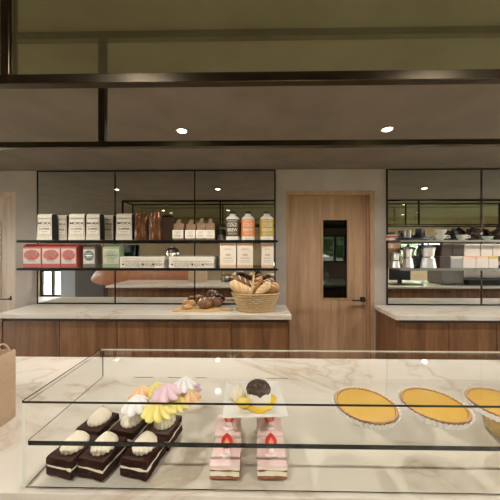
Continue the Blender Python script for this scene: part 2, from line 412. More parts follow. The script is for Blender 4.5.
# ================================================================ HANGING RACK
e = .0225
def rack():
    YF, YR = .577, .945; zb = EYE + .385; X0, X1 = -2.3, 4.54
    r = thing('hanging_rack', 'long dark bronze rack hung from the ceiling with green glass front', 'rack', (X0, YF, zb))
    w = X1 - X0; d = YR - YF; zt = HC - zb - .001
    bx(0, w, 0, e * .9, 0, e).build('front_beam', 'bronze', r, .0015)
    bx(0, w, d, d + e, 0, e).build('rear_beam', 'bronze', r, .0015)
    bx(0, w, 0, e, zt - e, zt).build('upper_front_beam', 'bronze', r, .0015)
    bx(0, w, d, d + e, zt - e * 1.3, zt).build('upper_rear_beam', 'bronze', r, .0015)
    for k in range(5):
        x = .004 + k * 1.7
        if k == 4: x = w - e
        if k == 0: x = 0
        bx(x, x + .022, 0, e, e, zt - e).build('post', 'bronze', r, .0015)
        bx(x, x + .025, d, d + e, e, zt - e * 1.3).build('post', 'bronze', r, .0015)
        if k in (0, 4):
            bx(x, x + .02, e, d, 0, e).build('cross_bar', 'bronze', r, .0015)
            bx(x, x + .02, e, d, zt - e, zt).build('cross_bar', 'bronze', r, .0015)
        if k < 4:
            x2 = w - e if k == 3 else .004 + (k + 1) * 1.7
            bx(x + .023, x2 - .001, .004, .009, e, zt - e).build('glass_pane', 'green_glass', r)
rack()

# ================================================================ FRONT COUNTER
CT = .9; CF = .603; CB = 1.363; CX0, CX1 = -2.35, 4.6
t = thing('serving_counter', 'long marble-fronted serving counter carrying the glass case', 'counter', (0, 0, 0))
bx(CX0, CX1, CF, CB, CT - .03, CT).build('countertop', 'marble', t, .002)
bx(CX0 + .004, CX1 - .004, CF + .0005, CF + .03, .1, CT - .031).build('front_panel', 'marble_white', t)
bx(CX0 + .02, CX1 - .02, CF + .031, CB - .04, .1, CT - .031).build('body', 'walnut', t)
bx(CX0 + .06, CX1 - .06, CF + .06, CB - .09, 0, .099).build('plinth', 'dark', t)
x = CX0 + .03
while x < CX1 - .6:
    bx(x, x + .53, CB - .039, CB - .02, .115, CT - .05).build('cupboard_door', 'walnut', t, .0015); x += .535

# ================================================================ BACK COUNTERS
BF = 2.24; BT = .9
def back_counter(x0, x1, seams, label_top, labels, cat_end=None, left_end=True, right_end=True):
    wt = bx(x0, x1, BF, YW - .001, BT - .042, BT).build('worktop', 'marble', None, .002); tag(wt, label_top, 'countertop')
    for i, (a, c) in enumerate(zip(seams[:-1], seams[1:])):
        u = thing('base_cabinet', labels[i], 'cabinet', ((a + c) / 2, BF + .03, 0), 0, 'walnut base cabinets under the back counters')
        w = (c - a) / 2 - .0006
        bx(-w, w, .02, YW - BF - .04, .09, BT - .0435).build('body', 'walnut', u)
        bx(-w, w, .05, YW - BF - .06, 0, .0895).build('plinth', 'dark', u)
        bx(-w + .0025, w - .0025, 0, .019, .1, BT - .075).build('cabinet_door', 'walnut', u, .0015)
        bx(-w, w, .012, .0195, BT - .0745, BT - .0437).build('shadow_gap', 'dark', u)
    return wt
sx = [at(p, 330, BF + .03).x for p in (2.5, 59.5, 117, 174, 231, 288)]
back_counter(-2.355, .335, sx, 'pale marble worktop carrying the bread basket, left of the oak door',
             ['walnut cabinet at the left end, just above the paper bag', 'second walnut cabinet from the left, below the grey packet', 'walnut cabinet below the left end of the long white boxes',
              'walnut cabinet below the loaves on the wooden board', 'walnut cabinet below the bread basket, beside the oak door'])
def end_panel(x0, x1, label):
    tag(bx(x0, x1, BF + .025, YW - .002, 0, BT - .043).build('end_panel', 'walnut', None, .0015), label, 'cabinet panel')
end_panel(sx[-1] + .001, .322, 'narrow walnut end panel beside the left edge of the oak door')
end_panel(-2.345, sx[0] - .001, 'walnut end panel closing the left end of the left counter')
s2 = [1.309] + [at(p, 330, BF + .03).x for p in (449, 497)] ; s2 += [s2[-1] + .46, s2[-1] + .92, s2[-1] + 1.38]
end_panel(1.276, 1.308, 'walnut end panel right of the oak door, under the marble corner')
back_counter(1.262, s2[-1] + .01, s2, 'pale marble worktop in front of the right mirror',
             ['walnut cabinet under the left corner of the right worktop', 'walnut cabinet at the right edge of the photo', 'walnut cabinet past the right edge, first of its three', 'walnut cabinet past the right edge, second of its three', 'walnut cabinet past the right edge, last of its three'])

# ================================================================ MIRRORS AND SHELVES
def wall_mirror(x0, x1, mull, label):
    z0, z1 = BT + .003, HC - .004
    r = thing('wall_mirror', label, 'mirror', (0, YW, 0), 0, 'framed wall mirrors behind the shelves')
    t_ = .013
    f = frame_bars(MB(), x0, x1, z0, z1, -.016, -.0005, t_); f.build('mirror_frame', 'iron', r, .0015)
    xs = [x0 + t_] + [v for v in mull] + [x1 - t_]
    for a, c in zip(xs[:-1], xs[1:]):
        bx(a + .001, c - .001, -.012, -.002, z0 + t_, z1 - t_).build('mirror_glass', 'mirror', r)
    for v in mull: bx(v - .0065, v + .0065, -.018, -.0125, z0 + t_, z1 - t_).build('mullion', 'bronze', r, .0015)
wall_mirror(-2.322, .228, [-1.478, -.628], 'tall dark-framed mirror behind the coffee bags and bread')
wall_mirror(1.388, 4.32, [2.365, 3.34], 'tall dark-framed mirror behind the mugs and moka pots')
SY0, SY1 = 2.40, 2.615
ZU, ZL = 1.577, 1.305
def shelf(x0, x1, z, label, rm='iron', rh=.024):
    r = thing('glass_shelf', label, 'shelf', ((x0 + x1) / 2, SY1, z), 0, 'glass shelves across the mirrors')
    w = (x1 - x0) / 2; d = SY1 - SY0
    bx(-w + .012, w - .012, -d + .013, 0, -.012, 0, mi=[0, 0, 1, 1, 1, 1]).build('glass_plate', ['glass', 'glassedge'], r)
    bx(-w, w, -d, -d + .012, -rh, 0).build('front_rail', rm, r, .0015)
    for q in (-w, w - .011): bx(q, q + .011, -d + .0125, .002, -rh, 0).build('side_rail', rm, r, .001)
    for q in (-w, w - .0): MB().tube([(q, -d + .006, -.014), (q + (.012 if q > 0 else -.012), -d + .006, -.014)], .007, 10).build('end_knob', 'black', r)
    n = 3
    for k in range(1, n):
        q = -w + 2 * w * k / n
        bx(q - .006, q + .006, -d + .0125, 0, -rh, -.0125).build('cross_rail', rm, r)
shelf(-2.31, .222, ZU, 'upper shelf in the left mirror holding coffee bags and cold brew bottles')
shelf(-2.31, .222, ZL, 'lower shelf in the left mirror holding red packets and white boxes')
shelf(1.394, 4.31, ZU, 'upper shelf in the right mirror holding mugs and dark teapots', 'steel', .019)
shelf(1.394, 4.31, ZL, 'lower shelf in the right mirror holding moka pots and boxes', 'steel', .02)

# ---------------------------------------------------------------- packets on the left shelves
def pw(px0, px1, Y): a = at(px0, 240, Y).x; c = at(px1, 240, Y).x; return (a + c) / 2, c - a
EPS = .0012
def pouch(w, d, h, top=.04, amp=.0, seed=0, n=28, m=16, power=5, neck=0.55):
    """a filled bag: rounded-rectangle section, its depth closing to a flat seam at the top"""
    b = MB(); vs = []; fs = []
    for j in range(m + 1):
        t = j / m; z = h * t
        dd = d * (1 - max(0, (t - neck) / (1 - neck)) ** 1.5 * .9); ww = w * (1 - .05 * math.sin(t * PI) ** 4)
        if t < .06: dd *= .93
        for i in range(n):
            a = 2 * PI * i / n; ca, sa = math.cos(a), math.sin(a)
            k = (abs(ca) ** power + abs(sa) ** power) ** (-1 / power)
            p = Vector((ww / 2 * ca * k, dd / 2 * sa * k, z))
            if amp: q = noise.noise_vector(Vector((p.x * (14 if amp < .01 else 42) + seed, p.y * 20, p.z * 9 + seed * 3))) ; p += Vector((q.x, q.y, q.z * .3)) * amp * min(1, t * 3)
            vs.append(p)
    for j in range(m):
        for i in range(n): fs.append((j * n + i, j * n + (i + 1) % n, (j + 1) * n + (i + 1) % n, (j + 1) * n + i))
    fs += [tuple(range(n - 1, -1, -1)), tuple(m * n + i for i in range(n))]
    return b.add(vs, fs, 0, True)

# white coffee bags with black gussets
W, D, H = .152, .088, .262
proto = thing('coffee_bag', '', 'bag of coffee', (0, 0, 0), 0, 'white coffee bags on the upper shelf')
b = MB(); tw = .006
vs = [(-W / 2, -D / 2, 0), (W / 2, -D / 2, 0), (W / 2, D / 2, 0), (-W / 2, D / 2, 0),
      (-W / 2 + tw, -D / 2 + .004, H * .95), (W / 2 - tw, -D / 2 + .004, H * .95), (W / 2 - tw, D / 2 - .004, H * .95), (-W / 2 + tw, D / 2 - .004, H * .95),
      (-W / 2 + tw, -.016, H), (W / 2 - tw, -.016, H), (W / 2 - tw, .016, H), (-W / 2 + tw, .016, H)]
b.add(vs, [(0, 3, 2, 1), (0, 1, 5, 4), (2, 3, 7, 6), (4, 5, 9, 8), (6, 7, 11, 10), (8, 9, 10, 11), (1, 2, 6, 5), (3, 0, 4, 7), (5, 6, 10, 9), (7, 4, 8, 11)])
pbody = b.build('body', 'white', proto, .002)
for sgn in (-1, 1):
    g = MB(); x = sgn * (W / 2 + .0006); x2 = sgn * (W / 2 - tw + .0006)
    q = [(x, -D / 2 + .003, .002), (x, D / 2 - .003, .002), (x2, D / 2 - .006, H * .95), (x2, .016, H - .002), (x2, -.016, H - .002), (x2, -D / 2 + .006, H * .95)]
    q2 = [(a - sgn * .003, c, z) for a, c, z in q]
    f = list(range(6)); g.add(q + q2, [tuple(f if sgn > 0 else f[::-1])] + [(i, i + 6, (i + 1) % 6 + 6, (i + 1) % 6) for i in range(6)])
    g.build('gusset', 'bagblack', proto, label='black side gusset')
yf = -D / 2 - .0016
lettering('MOKA', .036, pbody, (.0, yf + .003, .164), 'ink', sx=1.2)
lettering('COFFEE', .027, pbody, (.0, yf + .002, .108), 'ink', sx=1.12)
pl = MB()
for z, a, h in ((.214, .06, .003), (.207, .05, .002), (.135, .055, .004), (.082, .03, .003), (.055, .06, .0025), (.045, .052, .0025), (.03, .06, .002)): pl.box(-a, a, yf + .0005, yf + .004, z, z + h)
for sx_ in (-.068, .066): pl.box(sx_, sx_ + .0015, yf + .0005, yf + .004, .03, .22)
pl.build('printed_lines', 'inkgrey', pbody)
first = True
for px0, Yf, rz, lb in [(36.5, 2.425, .0, 'white coffee bag with black sides at the left end of the upper shelf'), (68, 2.425, .0, 'white coffee bag with black sides in front, above the red packets, third from left'),
                        (115.5, 2.425, 0, 'white coffee bag with black sides beside the crinkled copper bags'), (52, 2.524, 0, 'white coffee bag standing behind the two leftmost front bags, second from left'),
                        (85.6, 2.425, 0, 'narrower white coffee bag with black sides, fourth from left, touching the third bag'), (98.5, 2.524, 0, 'white coffee bag behind and left of the rightmost white bag, fifth from left')]:
    x = at(px0, 240, Yf).x + W / 2
    if first: proto.location = (x, Yf + D / 2, ZU + EPS); proto['label'] = lb; first = False
    else:
        o = dup(proto, (x, Yf + D / 2, ZU + EPS), rz, lb)
        k_ = {85.6: .92, 68: 1.09, 115.5: 1.07}.get(px0, 1); o.scale = (k_, 1, 1); o.location.x = at(px0, 240, Yf).x + W * k_ / 2

# crinkled copper bags and dark box
cx, w = pw(133.6, 145.4, 2.43)
tag(pouch(w, .07, .262, amp=.014, seed=3, n=64, m=44, power=4, neck=.35).build('copper_bag', 'copper', None, loc=(cx, 2.462, ZU + EPS), rot=(0, 0, .25)), 'crinkled copper foil bag just right of the white coffee bags', 'bag')
cx, w = pw(147.6, 160, 2.43)
tag(pouch(w, .07, .288, amp=.014, seed=8, n=64, m=44, power=4, neck=.35).build('copper_bag', 'copper', None, loc=(cx + .002, 2.465, ZU + EPS), rot=(0, 0, -.1)), 'taller crinkled copper foil bag beside the dark brown box', 'bag')
cx, w = pw(159, 173.5, 2.5)
t = thing('dark_box', 'dark brown box behind the taller copper bag', 'box', (cx, 2.55, ZU + EPS))
bx(-w / 2, w / 2, -.04, .05, 0, .2).build('body', 'dkbrown', t, .002); bx(-w / 2 - .002, w / 2 + .002, -.042, .052, .2005, .235).build('lid', 'dkbrown', t, .002)

# kraft bags with white labels
def kraft_bag(px0, px1, h, label, seed, Yf=2.44):
    cx, w = pw(px0, px1, Yf)
    t = thing('kraft_bag', label, 'paper bag', (cx, Yf + .04, ZU + EPS), 0, 'small kraft bags with white labels')
    b = pouch(w, .075, h * .78, amp=.006, seed=seed, power=6, neck=.45, n=36, m=20)
    # tin-tie fold gathered at the top
    b.build('body', 'kraft', t)
    bm = MB(); bm.prism([(-w * .36, h * .7), (w * .4, h * .7), (w * .2, h * .86), (w * .26, h * .97), (w * .06, h), (-.14 * w, h * .95), (-.2 * w, h * .84)], -.012, .010); bm.jitter(.006, 20, seed); bm.build('pinched_top', 'kraft', t, .002)
    lb_ = bx(-w / 2 - .001, w / 2 + .001, -.0405, -.030, .016, .098).build('label', 'white', t, .001)
    l = MB()
    for z, a in ((.078, .3), (.066, .2), (.045, .34), (.036, .28)): l.box(-a * w, a * w, -.0418, -.0402, z, z + .003)
    l.build('printed_lines', 'inkgrey', lb_)
kraft_bag(172.5, 183, .21, 'kraft bag with white label beside the dark brown box', 1)
kraft_bag(185, 195, .205, 'kraft bag with white label, second from the dark brown box', 2)
kraft_bag(196, 205, .215, 'kraft bag with white label, third from the dark brown box', 4)
kraft_bag(205, 214.5, .215, 'kraft bag with white label nearest the small dark canister', 6)
cx, w = pw(217, 224, 2.5)
t = thing('canister', 'small grey canister with black lid left of the cold brew bottles', 'canister', (cx, 2.53, ZU + EPS))
MB().lathe([(w / 2, 0), (w / 2, .055)], 28).build('body', 'steel', t, .002); MB().lathe([(w / 2 + .003, .0555), (w / 2 + .003, .11), (w / 2 - .006, .116)], 28).build('lid', 'black', t)

# cold brew bottles
def bottle(px0, px1, lab, label):
    cx, w = pw(px0, px1, 2.44); r = w / 2
    t = thing('cold_brew_bottle', label, 'bottle', (cx, 2.44 + r, ZU + EPS), 0, 'cold brew bottles on the upper shelf')
    MB().lathe([(r - .004, 0), (r, .004), (r, .205), (r * .93, .222), (r * .62, .24), (r * .46, .248), (r * .46, .262)], 40).build('body', 'plast', t)
    MB().lathe([(r * .52, .2625), (r * .52, .282), (r * .46, .284)], 24).build('cap', 'black', t, label='black cap')
    lb_ = MB().lathe([(r + .0008, .036), (r + .0008, .205)], 40).build('label', lab, t, label='coloured wrap label')
    for bodyt, z, s_ in (('COLD', .146, .045), ('BREW', .098, .045)):
        o = lettering(bodyt, s_, lb_, (0, -r - .003, z), 'inkwhite', sx=.85)
        for v in o.data.vertices:                   # wrap the letters around the bottle
            X_ = v.co.x * s_ * .85; a = X_ / r
            v.co.x = (r + .0018) * math.sin(a) / (s_ * .85); v.co.z += (r - r * math.cos(a)) / -.03
    l = MB()
    for z0, z1, a1 in ((.19, .193, .8), (.178, .18, .6), (.066, .069, .7), (.056, .058, .6), (.168, .170, .75)):
        n = 10; vs = []; fs = []
        for k in range(n + 1):
            a = -a1 + 2 * a1 * k / n
            vs += [((r + .0016) * math.sin(a), -(r + .0016) * math.cos(a), z0), ((r + .0016) * math.sin(a), -(r + .0016) * math.cos(a), z1)]
            if k: fs.append((2 * k - 2, 2 * k, 2 * k + 1, 2 * k - 1))
        l.add(vs, fs)
    l.build('printed_lines', 'inkwhite', lb_)
bottle(225.2, 239.2, 'brownlab', 'white cold brew bottle with dark brown label, left of three')
bottle(241, 254.8, 'orangelab', 'white cold brew bottle with orange label, middle of three')
bottle(260.2, 274, 'yellowlab', 'white cold brew bottle with yellow label, right of three')

# red packets, lower shelf
def disc(b, cx, cz, rx, rz, y0, y1, n=28, mi=0): return b.prism([(cx + rx * math.cos(2 * PI * i / n), cz + rz * math.sin(2 * PI * i / n)) for i in range(n)][::-1] if False else [(cx + rx * math.cos(2 * PI * i / n), cz + rz * math.sin(2 * PI * i / n)) for i in range(n)], y0, y1, mi)
def packet(px0, px1, h, d, body, ink, band, label, group=None, Yf=2.425, rz=0, shape='box', labw=.46):
    cx, w = pw(px0, px1, Yf)
    t = thing('coffee_packet', label, 'packet', (cx, Yf + d / 2, ZL + EPS), rz, group)
    b = MB()
    b.add([(-w / 2, -d / 2, 0), (w / 2, -d / 2, 0), (w / 2, d / 2, 0), (-w / 2, d / 2, 0), (-w / 2, -d / 2, h * .86), (w / 2, -d / 2, h * .86), (w / 2, d / 2, h * .86), (-w / 2, d / 2, h * .86),
           (-w / 2 + .004, -.014, h), (w / 2 - .004, -.014, h), (w / 2 - .004, .014, h), (-w / 2 + .004, .014, h)],
          [(0, 3, 2, 1), (0, 1, 5, 4), (2, 3, 7, 6), (4, 5, 9, 8), (6, 7, 11, 10), (8, 9, 10, 11), (1, 2, 6, 5), (3, 0, 4, 7), (5, 6, 10, 9), (7, 4, 8, 11)])
    b.build('body', body, t, .003)
    y = -d / 2
    lb_ = bx(-w * labw, w * labw, y - .0015, y + .001, h * .17, h * .80).build('label', 'greypaper', t)
    g = MB(); disc(g, 0, h * .53, w * .41, h * .225, y - .003, y - .0012); em_ = g.build('emblem', ink, lb_, label='oval printed emblem')
    g = MB(); disc(g, 0, h * .53, w * .31, h * .03, y - .0042, y - .0028)
    for k in (-1, 1): g.box(-w * .2, w * .2, y - .0042, y - .0028, h * (.53 + k * .085), h * (.54 + k * .085))
    for z in (.24, .28): g.box(-w * .25, w * .25, y - .003, y - .0012, h * z, h * (z + .012))
    g.build('printed_lines', 'inkgrey' if ink != 'slate' else 'inkwhite', lb_)
    return t
GR = 'red coffee packets on the lower shelf'
packet(22.5, 41.3, .235, .09, 'red', 'redink', 'red', 'red and white coffee packet at the left end of the lower shelf', GR)
packet(41.7, 60.5, .235, .09, 'red', 'redink', 'red', 'red and white coffee packet, middle of the three red ones', GR)
packet(60.9, 76.5, .235, .09, 'red', 'redink', 'red', 'red and white coffee packet next to the grey packet', GR)
packet(83, 95, .225, .1, 'greybag', 'slate', 'greybag', 'dark grey coffee packet with pale label between red and green ones')
packet(102.5, 119.5, .232, .09, 'green', 'greenink', 'green', 'sage green coffee packet with oval emblem left of the long white box')
cx, w = pw(120, 134, 2.56)
tag(pouch(w, .05, .225, amp=.004, seed=12, n=36, m=18).build('dark_pouch', 'dkgreen', None, loc=(cx, 2.59, ZL + EPS)), 'dark green pouch behind the left long white box', 'pouch')
# long white boxes
def long_box(px0, px1, label, seed):
    cx, w = pw(px0, px1, 2.425); d = .105; h = .108
    t = thing('long_box', label, 'box', (cx, 2.425 + d / 2, ZL + EPS), 0, 'long white printed boxes on the lower shelf')
    bo_ = bx(-w / 2, w / 2, -d / 2, d / 2, 0, h * .72).build('body', 'white', t, .0015)
    bx(-w / 2 - .0015, w / 2 + .0015, -d / 2 - .0015, d / 2 + .0015, h * .722, h).build('lid', 'white', t, .0015)
    bx(w / 2 + .0002, w / 2 + .0012, -d / 2 + .002, d / 2 - .002, .002, h * .715).build('end_panel', 'grey_card', t)
    g = MB(); rnd = random.Random(seed); y = -d / 2 - .0025
    for z in (.060, .067, .088):
        x = -w * .44
        while x < w * .44:
            l = rnd.uniform(.012, .05); g.box(x, min(x + l, w * .45), y, y + .003, z, z + .0022); x += l + .006
    for z in (.014, .02, .026, .032, .038, .044, .05):
        x = -w * .38
        while x < w * .3:
            l = rnd.uniform(.008, .03); g.box(x, x + l, y, y + .003, z, z + .0018); x += l + rnd.uniform(.008, .02)
    g.build('printed_lines', 'inkgrey', bo_)
    g = MB()
    for xx in (-.43, .02, .25): disc(g, w * xx, .034, .009, .009, y, y + .003, 14)
    g.build('printed_mark', 'ink', bo_)
    pts = [(w * .3 + .09 * k / 24, y + .001, .034 + .014 * math.sin(k * .9)) for k in range(25)]
    MB().tube(pts, .0014, 6).build('wavy_mark', 'ink', bo_)
long_box(120, 164, 'long white printed box left of the chrome dome', 1)
long_box(169, 214, 'long white printed box right of the chrome dome', 2)
# chrome dome pot behind
p = at(170, 257, 2.56)
t = thing('domed_pot', 'polished chrome pot with domed lid behind the long white boxes', 'pot', (p.x, 2.585, ZL + EPS))
r = .058 if False else .05
MB().lathe([(.044, 0), (.05, .008), (.05, .13)], 36).build('body', 'chrome', t)
li_ = MB().lathe([(.055, .1305), (.0555, .136)] + [(.0555 * math.cos(a * PI / 2 / 10), .136 + .066 * math.sin(a * PI / 2 / 10)) for a in range(1, 11)], 36).build('lid', 'chrome', t)
MB().lathe([(.004, .2005), (.004, .206), (.008, .21), (.006, .215), (0, .216)], 16).build('knob', 'chrome', li_)
# cream boxes
def cream_box(px0, px1, label, Yf=2.425, d=.1, side=None):
    cx, w = pw(px0, px1, Yf); h = .243
    t = thing('cream_box', label, 'box', (cx, Yf + d / 2, ZL + EPS), 0, 'cream and peach boxes on the lower shelf')
    bx(-w / 2, w / 2, -d / 2, d / 2, 0, h).build('body', 'cream_card', t, .0015)
    y = -d / 2 - .0008
    bx(-w / 2 + .0005, w / 2 - .0005, y, y + .002, .002, .03).build('peach_band', 'peach', t); bx(-w / 2 + .0005, w / 2 - .0005, y, y + .002, h - .028, h - .002).build('peach_band', 'peach', t)
    bx(w / 2, w / 2 + .0008, -d / 2 + .001, d / 2 - .001, .002, h - .002).build('side_panel', 'grey_card', t)
    lettering('lubi', .034, t, (0, y, .128), 'inkgrey')
    g = MB()
    for z, a in ((.098, .3), (.09, .26), (.07, .34), (.175, .3), (.185, .2), (.055, .3)): g.box(-a * w, a * w, y - .0004, y + .002, z, z + .0025)
    g.build('printed_lines', 'inkgrey', t)
cream_box(220, 236, 'cream box with peach bands under the dark-label bottle, left of three')
cream_box(237.2, 253, 'cream box with peach bands, middle of three, under the orange-label bottle')
cream_box(261.5, 273.5, 'cream box with peach bands under the yellow-label bottle, right of three', 2.44, .07)

# ---------------------------------------------------------------- bread on the left counter
A = atz(172, 311, BT); B = atz(214, 312.5, BT)
t = thing('bread_board', 'thin pale wooden board with a handle under the dark loaves', 'board', ((A.x + B.x) / 2, 2.41, BT + EPS), -.04)
bw = .2
poly = []
b = MB()
vs = [(-.19, -.085), (.19, -.085), (.23, -.05), (.25, -.03), (.36, -.026), (.375, 0), (.36, .026), (.25, .03), (.23, .05), (.19, .085), (-.19, .085)]
n = len(vs); b.add([(x, y, 0) for x, y in vs] + [(x, y, .014) for x, y in vs], [tuple(range(n - 1, -1, -1)), tuple(range(n, 2 * n))] + [(i, (i + 1) % n, (i + 1) % n + n, i + n) for i in range(n)])
b.build('board', 'board', t, .003); bd = t
def loaf(px, py, Y, l, w, h, rz, m, label, z, group='loaves on the wooden board', slash=3, nz=.1):
    p = at(px, py, Y)
    t = thing('bread_loaf', label, 'bread', (p.x, Y, z), rz, group)
    b = MB(); b.ball((0, 0, h * .48), .5, 32, 18, l, w, h, 0, nz, 5); 
    b.v = [(x, y, max(zz, .0)) for x, y, zz in b.v]
    b.build('crust', m, t)
    for k in range(slash):
        x = (k - (slash - 1) / 2) * l / (slash + .6)
        pts = [(x + .02 * q, w * .30 * q, h * .5 + h * .47 * math.sqrt(max(0, 1 - (x / l * 2) ** 2 - (q * .6) ** 2)) - .001) for q in (-1, -.6, -.2, .2, .6, 1)]
        MB().tube(pts, [.002, .006, .007, .007, .006, .002], 8, flat=.6).build('slash', 'flour', t)
zb = BT + EPS + .0155
loaf(205, 300, 2.42, .16, .13, .105, .5, 'crust_dark', 'round dark loaf at the front of the wooden board', zb, nz=.15)
loaf(187, 305, 2.385, .11, .07, .04, .1, 'crust', 'small flat roll at the left on the wooden board', zb, slash=1)
loaf(214, 296, 2.555, .19, .1, .1, .2, 'crust_dark', 'long dark loaf lying behind the board against the mirror', BT + EPS, slash=3)
loaf(189, 300, 2.53, .15, .09, .075, -.2, 'crust', 'brown loaf behind the board, left of the long dark one', BT + EPS, slash=2)

# basket
c = atz(255.5, 311, BT); BY = 2.40; bc = at(255.5, 300, BY).x
t = thing('bread_basket', 'pale wicker basket full of bread on the marble beside the oak door', 'basket', (bc, BY, BT + EPS))
ra, rb, hb = .165, .226, .172
sy = .62
n = 64
prof = [(0, .004), (ra * .9, .004), (ra * .98, 0), (ra, .004)] + [(ra + (rb - ra) * (k / 18), .004 + (hb - .004) * k / 18 + .0) for k in range(1, 19)] + [(rb - .012, hb), (rb - .02, hb - .012)] + [(rb - .014 - (rb - ra) * (k / 6), hb - .012 - (hb - .03) * k / 6) for k in range(1, 7)] + [(0, .012)]
MB().lathe(prof, 72, lambda a, q: 1 + .008 * math.sin(36 * a), sy=sy).build('body', 'wicker', t)
b = MB()
for k in range(8):
    z = .018 + k * .019; r = ra + (rb - ra) * z / hb + .002
    b.tube([(r * math.cos(a) , r * sy * math.sin(a), z + .002 * math.sin(18 * a + k * PI)) for a in [2 * PI * i / 72 for i in range(72)]], .0055, 6, closed=True)
b.build('woven_strand', 'wicker', t)
MB().tube([(rb * math.cos(a), rb * sy * math.sin(a), hb) for a in [2 * PI * i / 60 for i in range(60)]], .008, 8, closed=True).build('rim', 'wicker', t)
MB().tube([(-.045 + .03 * math.sin(PI * (k / 20)), -rb * sy * math.cos(PI * k / 20), hb - .02 + .19 * math.sin(PI * k / 20)) for k in range(21)], .0075, 8, flat=1.3).build('handle', 'wicker', t)
def stick(x, y, z, l, r, tilt, yaw, m, label, n=4, curve=0):
    t = thing('baguette', label, 'bread', (bc + x, BY + y, BT + z), yaw, 'breads in the wicker basket')
    pts = []; rr = []
    for k in range(17):
        s_ = k / 16; q = (s_ - .5) * l
        pts.append((q * math.cos(tilt), 0, q * math.sin(tilt) + curve * math.sin(PI * s_))); rr.append(r * math.sqrt(max(.02, 1 - abs(2 * s_ - 1) ** 3)))
    b = MB(); b.tube(pts, rr, 20); b.jitter(.008, 16, x * 30); b.build('crust', m, t)
    for k in range(n):
        s_ = (k + .8) / (n + .6); q = (s_ - .5) * l
        pp = Vector((q * math.cos(tilt), 0, q * math.sin(tilt) + curve * math.sin(PI * s_)))
        ax = Vector((-math.sin(tilt), 0, math.cos(tilt))); al = Vector((math.cos(tilt), 0, math.sin(tilt)))
        MB().tube([pp + al * (.022 * w_) + Vector((0, -r * .99 * math.sin(.9 + .5 * w_), 0)) + ax * (r * .99 * math.cos(.9 + .5 * w_)) for w_ in (-1, -.5, 0, .5, 1)], [.001, .005, .006, .005, .001], 8).build('slash', 'flour', t)
stick(-.135, -.055, .215, .25, .056, -.55, .12, 'crust_pale', 'fat pale loaf leaning at the left of the basket')
stick(-.09, .06, .25, .28, .046, -.5, .1, 'crust_dark', 'dark brown baguette behind the fat pale loaf')
stick(.0, .0, .235, .22, .036, 1.0, .1, 'crust', 'golden baguette leaning in the middle of the basket')
stick(.07, -.065, .215, .20, .042, .75, .05, 'crust_pale', 'short pale baguette right of the basket handle')
stick(.155, -.01, .215, .16, .05, .45, -.05, 'crust', 'golden crusty loaf at the right rim of the basket')
stick(.02, .085, .275, .16, .042, 1.2, 0, 'crust_dark', 'dark upright roll at the back of the basket, behind the handle')
stick(.12, .075, .255, .15, .046, .3, 0, 'crust_dark', 'dark round roll at the back right of the basket')

# ---------------------------------------------------------------- right shelves
def rbox(px0, px1, z, h, Yf, d, m, label, name='storage_box', group='boxes on the lower right shelf', lid=None):
    cx, w = pw(px0, px1, Yf)
    t = thing(name, label, 'box', (cx, Yf + d / 2, z), 0, group)
    bx(-w / 2, w / 2, -d / 2, d / 2, 0, h * .8).build('body', m, t, .002)
    bx(-w / 2, w / 2, -d / 2 - .001, d / 2 + .001, h * .802, h).build('lid', lid or m, t, .002)
    return t
zl = ZL + EPS
rbox(440, 450.3, zl, .113, 2.44, .14, 'dkbrown', 'dark brown box on the lower right shelf beside the big moka pot')
rbox(450.8, 462.8, zl, .113, 2.44, .14, 'grey_card', 'pale grey box right of the dark lower box', lid='box_pale')
rbox(463.2, 476, zl, .113, 2.44, .14, 'box_pale', 'cream box with peach lid, second pale one of the bottom row', lid='peach')
rbox(476.4, 488.3, zl, .113, 2.44, .14, 'box_pale', 'cream box with peach lid, third pale one of the bottom row', lid='peach')
rbox(488.7, 498.3, zl, .113, 2.44, .14, 'box_pale', 'cream box with golden lid near the right edge of the photo', lid='yellowlab')
zt = zl + .1145
rbox(441.5, 452, zt, .115, 2.46, .13, 'dkbrown', 'dark box stacked on the small dark lower box')
rbox(452.5, 464, zt, .11, 2.46, .13, 'dkbrown', 'dark box stacked on the pale grey box')
rbox(464.5, 480, zt, .12, 2.46, .13, 'box_pale', 'white box stacked on the cream boxes beside the dark boxes')
rbox(481, 492.5, zt, .118, 2.46, .13, 'box_pale', 'pinkish cream box stacked right of the white box')
rbox(493, 503, zt, .118, 2.46, .13, 'box_pale', 'white box stacked at the right edge of the photo')

def moka(px, Yc, h, r, label, rz=0):
    p = at(px, 268, Yc)
    t = thing('moka_pot', label, 'coffee pot', (p.x, Yc, zl), rz, 'aluminium moka pots on the lower right shelf')
    MB().lathe([(r * 1.0, 0), (r * 1.02, .004), (r * .80, h * .42)], 8, sm=False).build('boiler', 'alu', t, .0015)
    MB().lathe([(r * .82, h * .421), (r * .86, h * .44), (r * .82, h * .46)], 24).build('collar', 'chrome', t)
    MB().lathe([(r * .72, h * .461), (r * .88, h * .84)], 8, sm=False).build('pitcher', 'alu', t, .0015)
    b = MB(); b.add([(r * .85, -.014, h * .72), (r * .85, .014, h * .72), (r * 1.3, 0, h * .85), (r * .9, -.02, h * .842), (r * .9, .02, h * .842), (r * .82, 0, h * .62)], [(0, 5, 2, 3), (5, 1, 4, 2), (3, 2, 4)]); b.build('spout', 'alu', t)
    li_ = MB().lathe([(r * .9, h * .842), (r * .84, h * .86), (r * .3, h * .92), (0, h * .925)], 8, sm=False).build('lid', 'alu', t)
    MB().lathe([(.005, h * .91), (.006, h * .95), (.012, h * .97), (.010, h), (0, h)], 12).build('knob', 'black', li_)
    MB().tube([(-r * .82, 0, h * .8), (-r * 1.4, 0, h * .84), (-r * 1.7, 0, h * .78), (-r * 1.75, 0, h * .55), (-r * 1.6, 0, h * .36)], [.007, .008, .009, .009, .007], 8).build('handle', 'black', t)
    return t
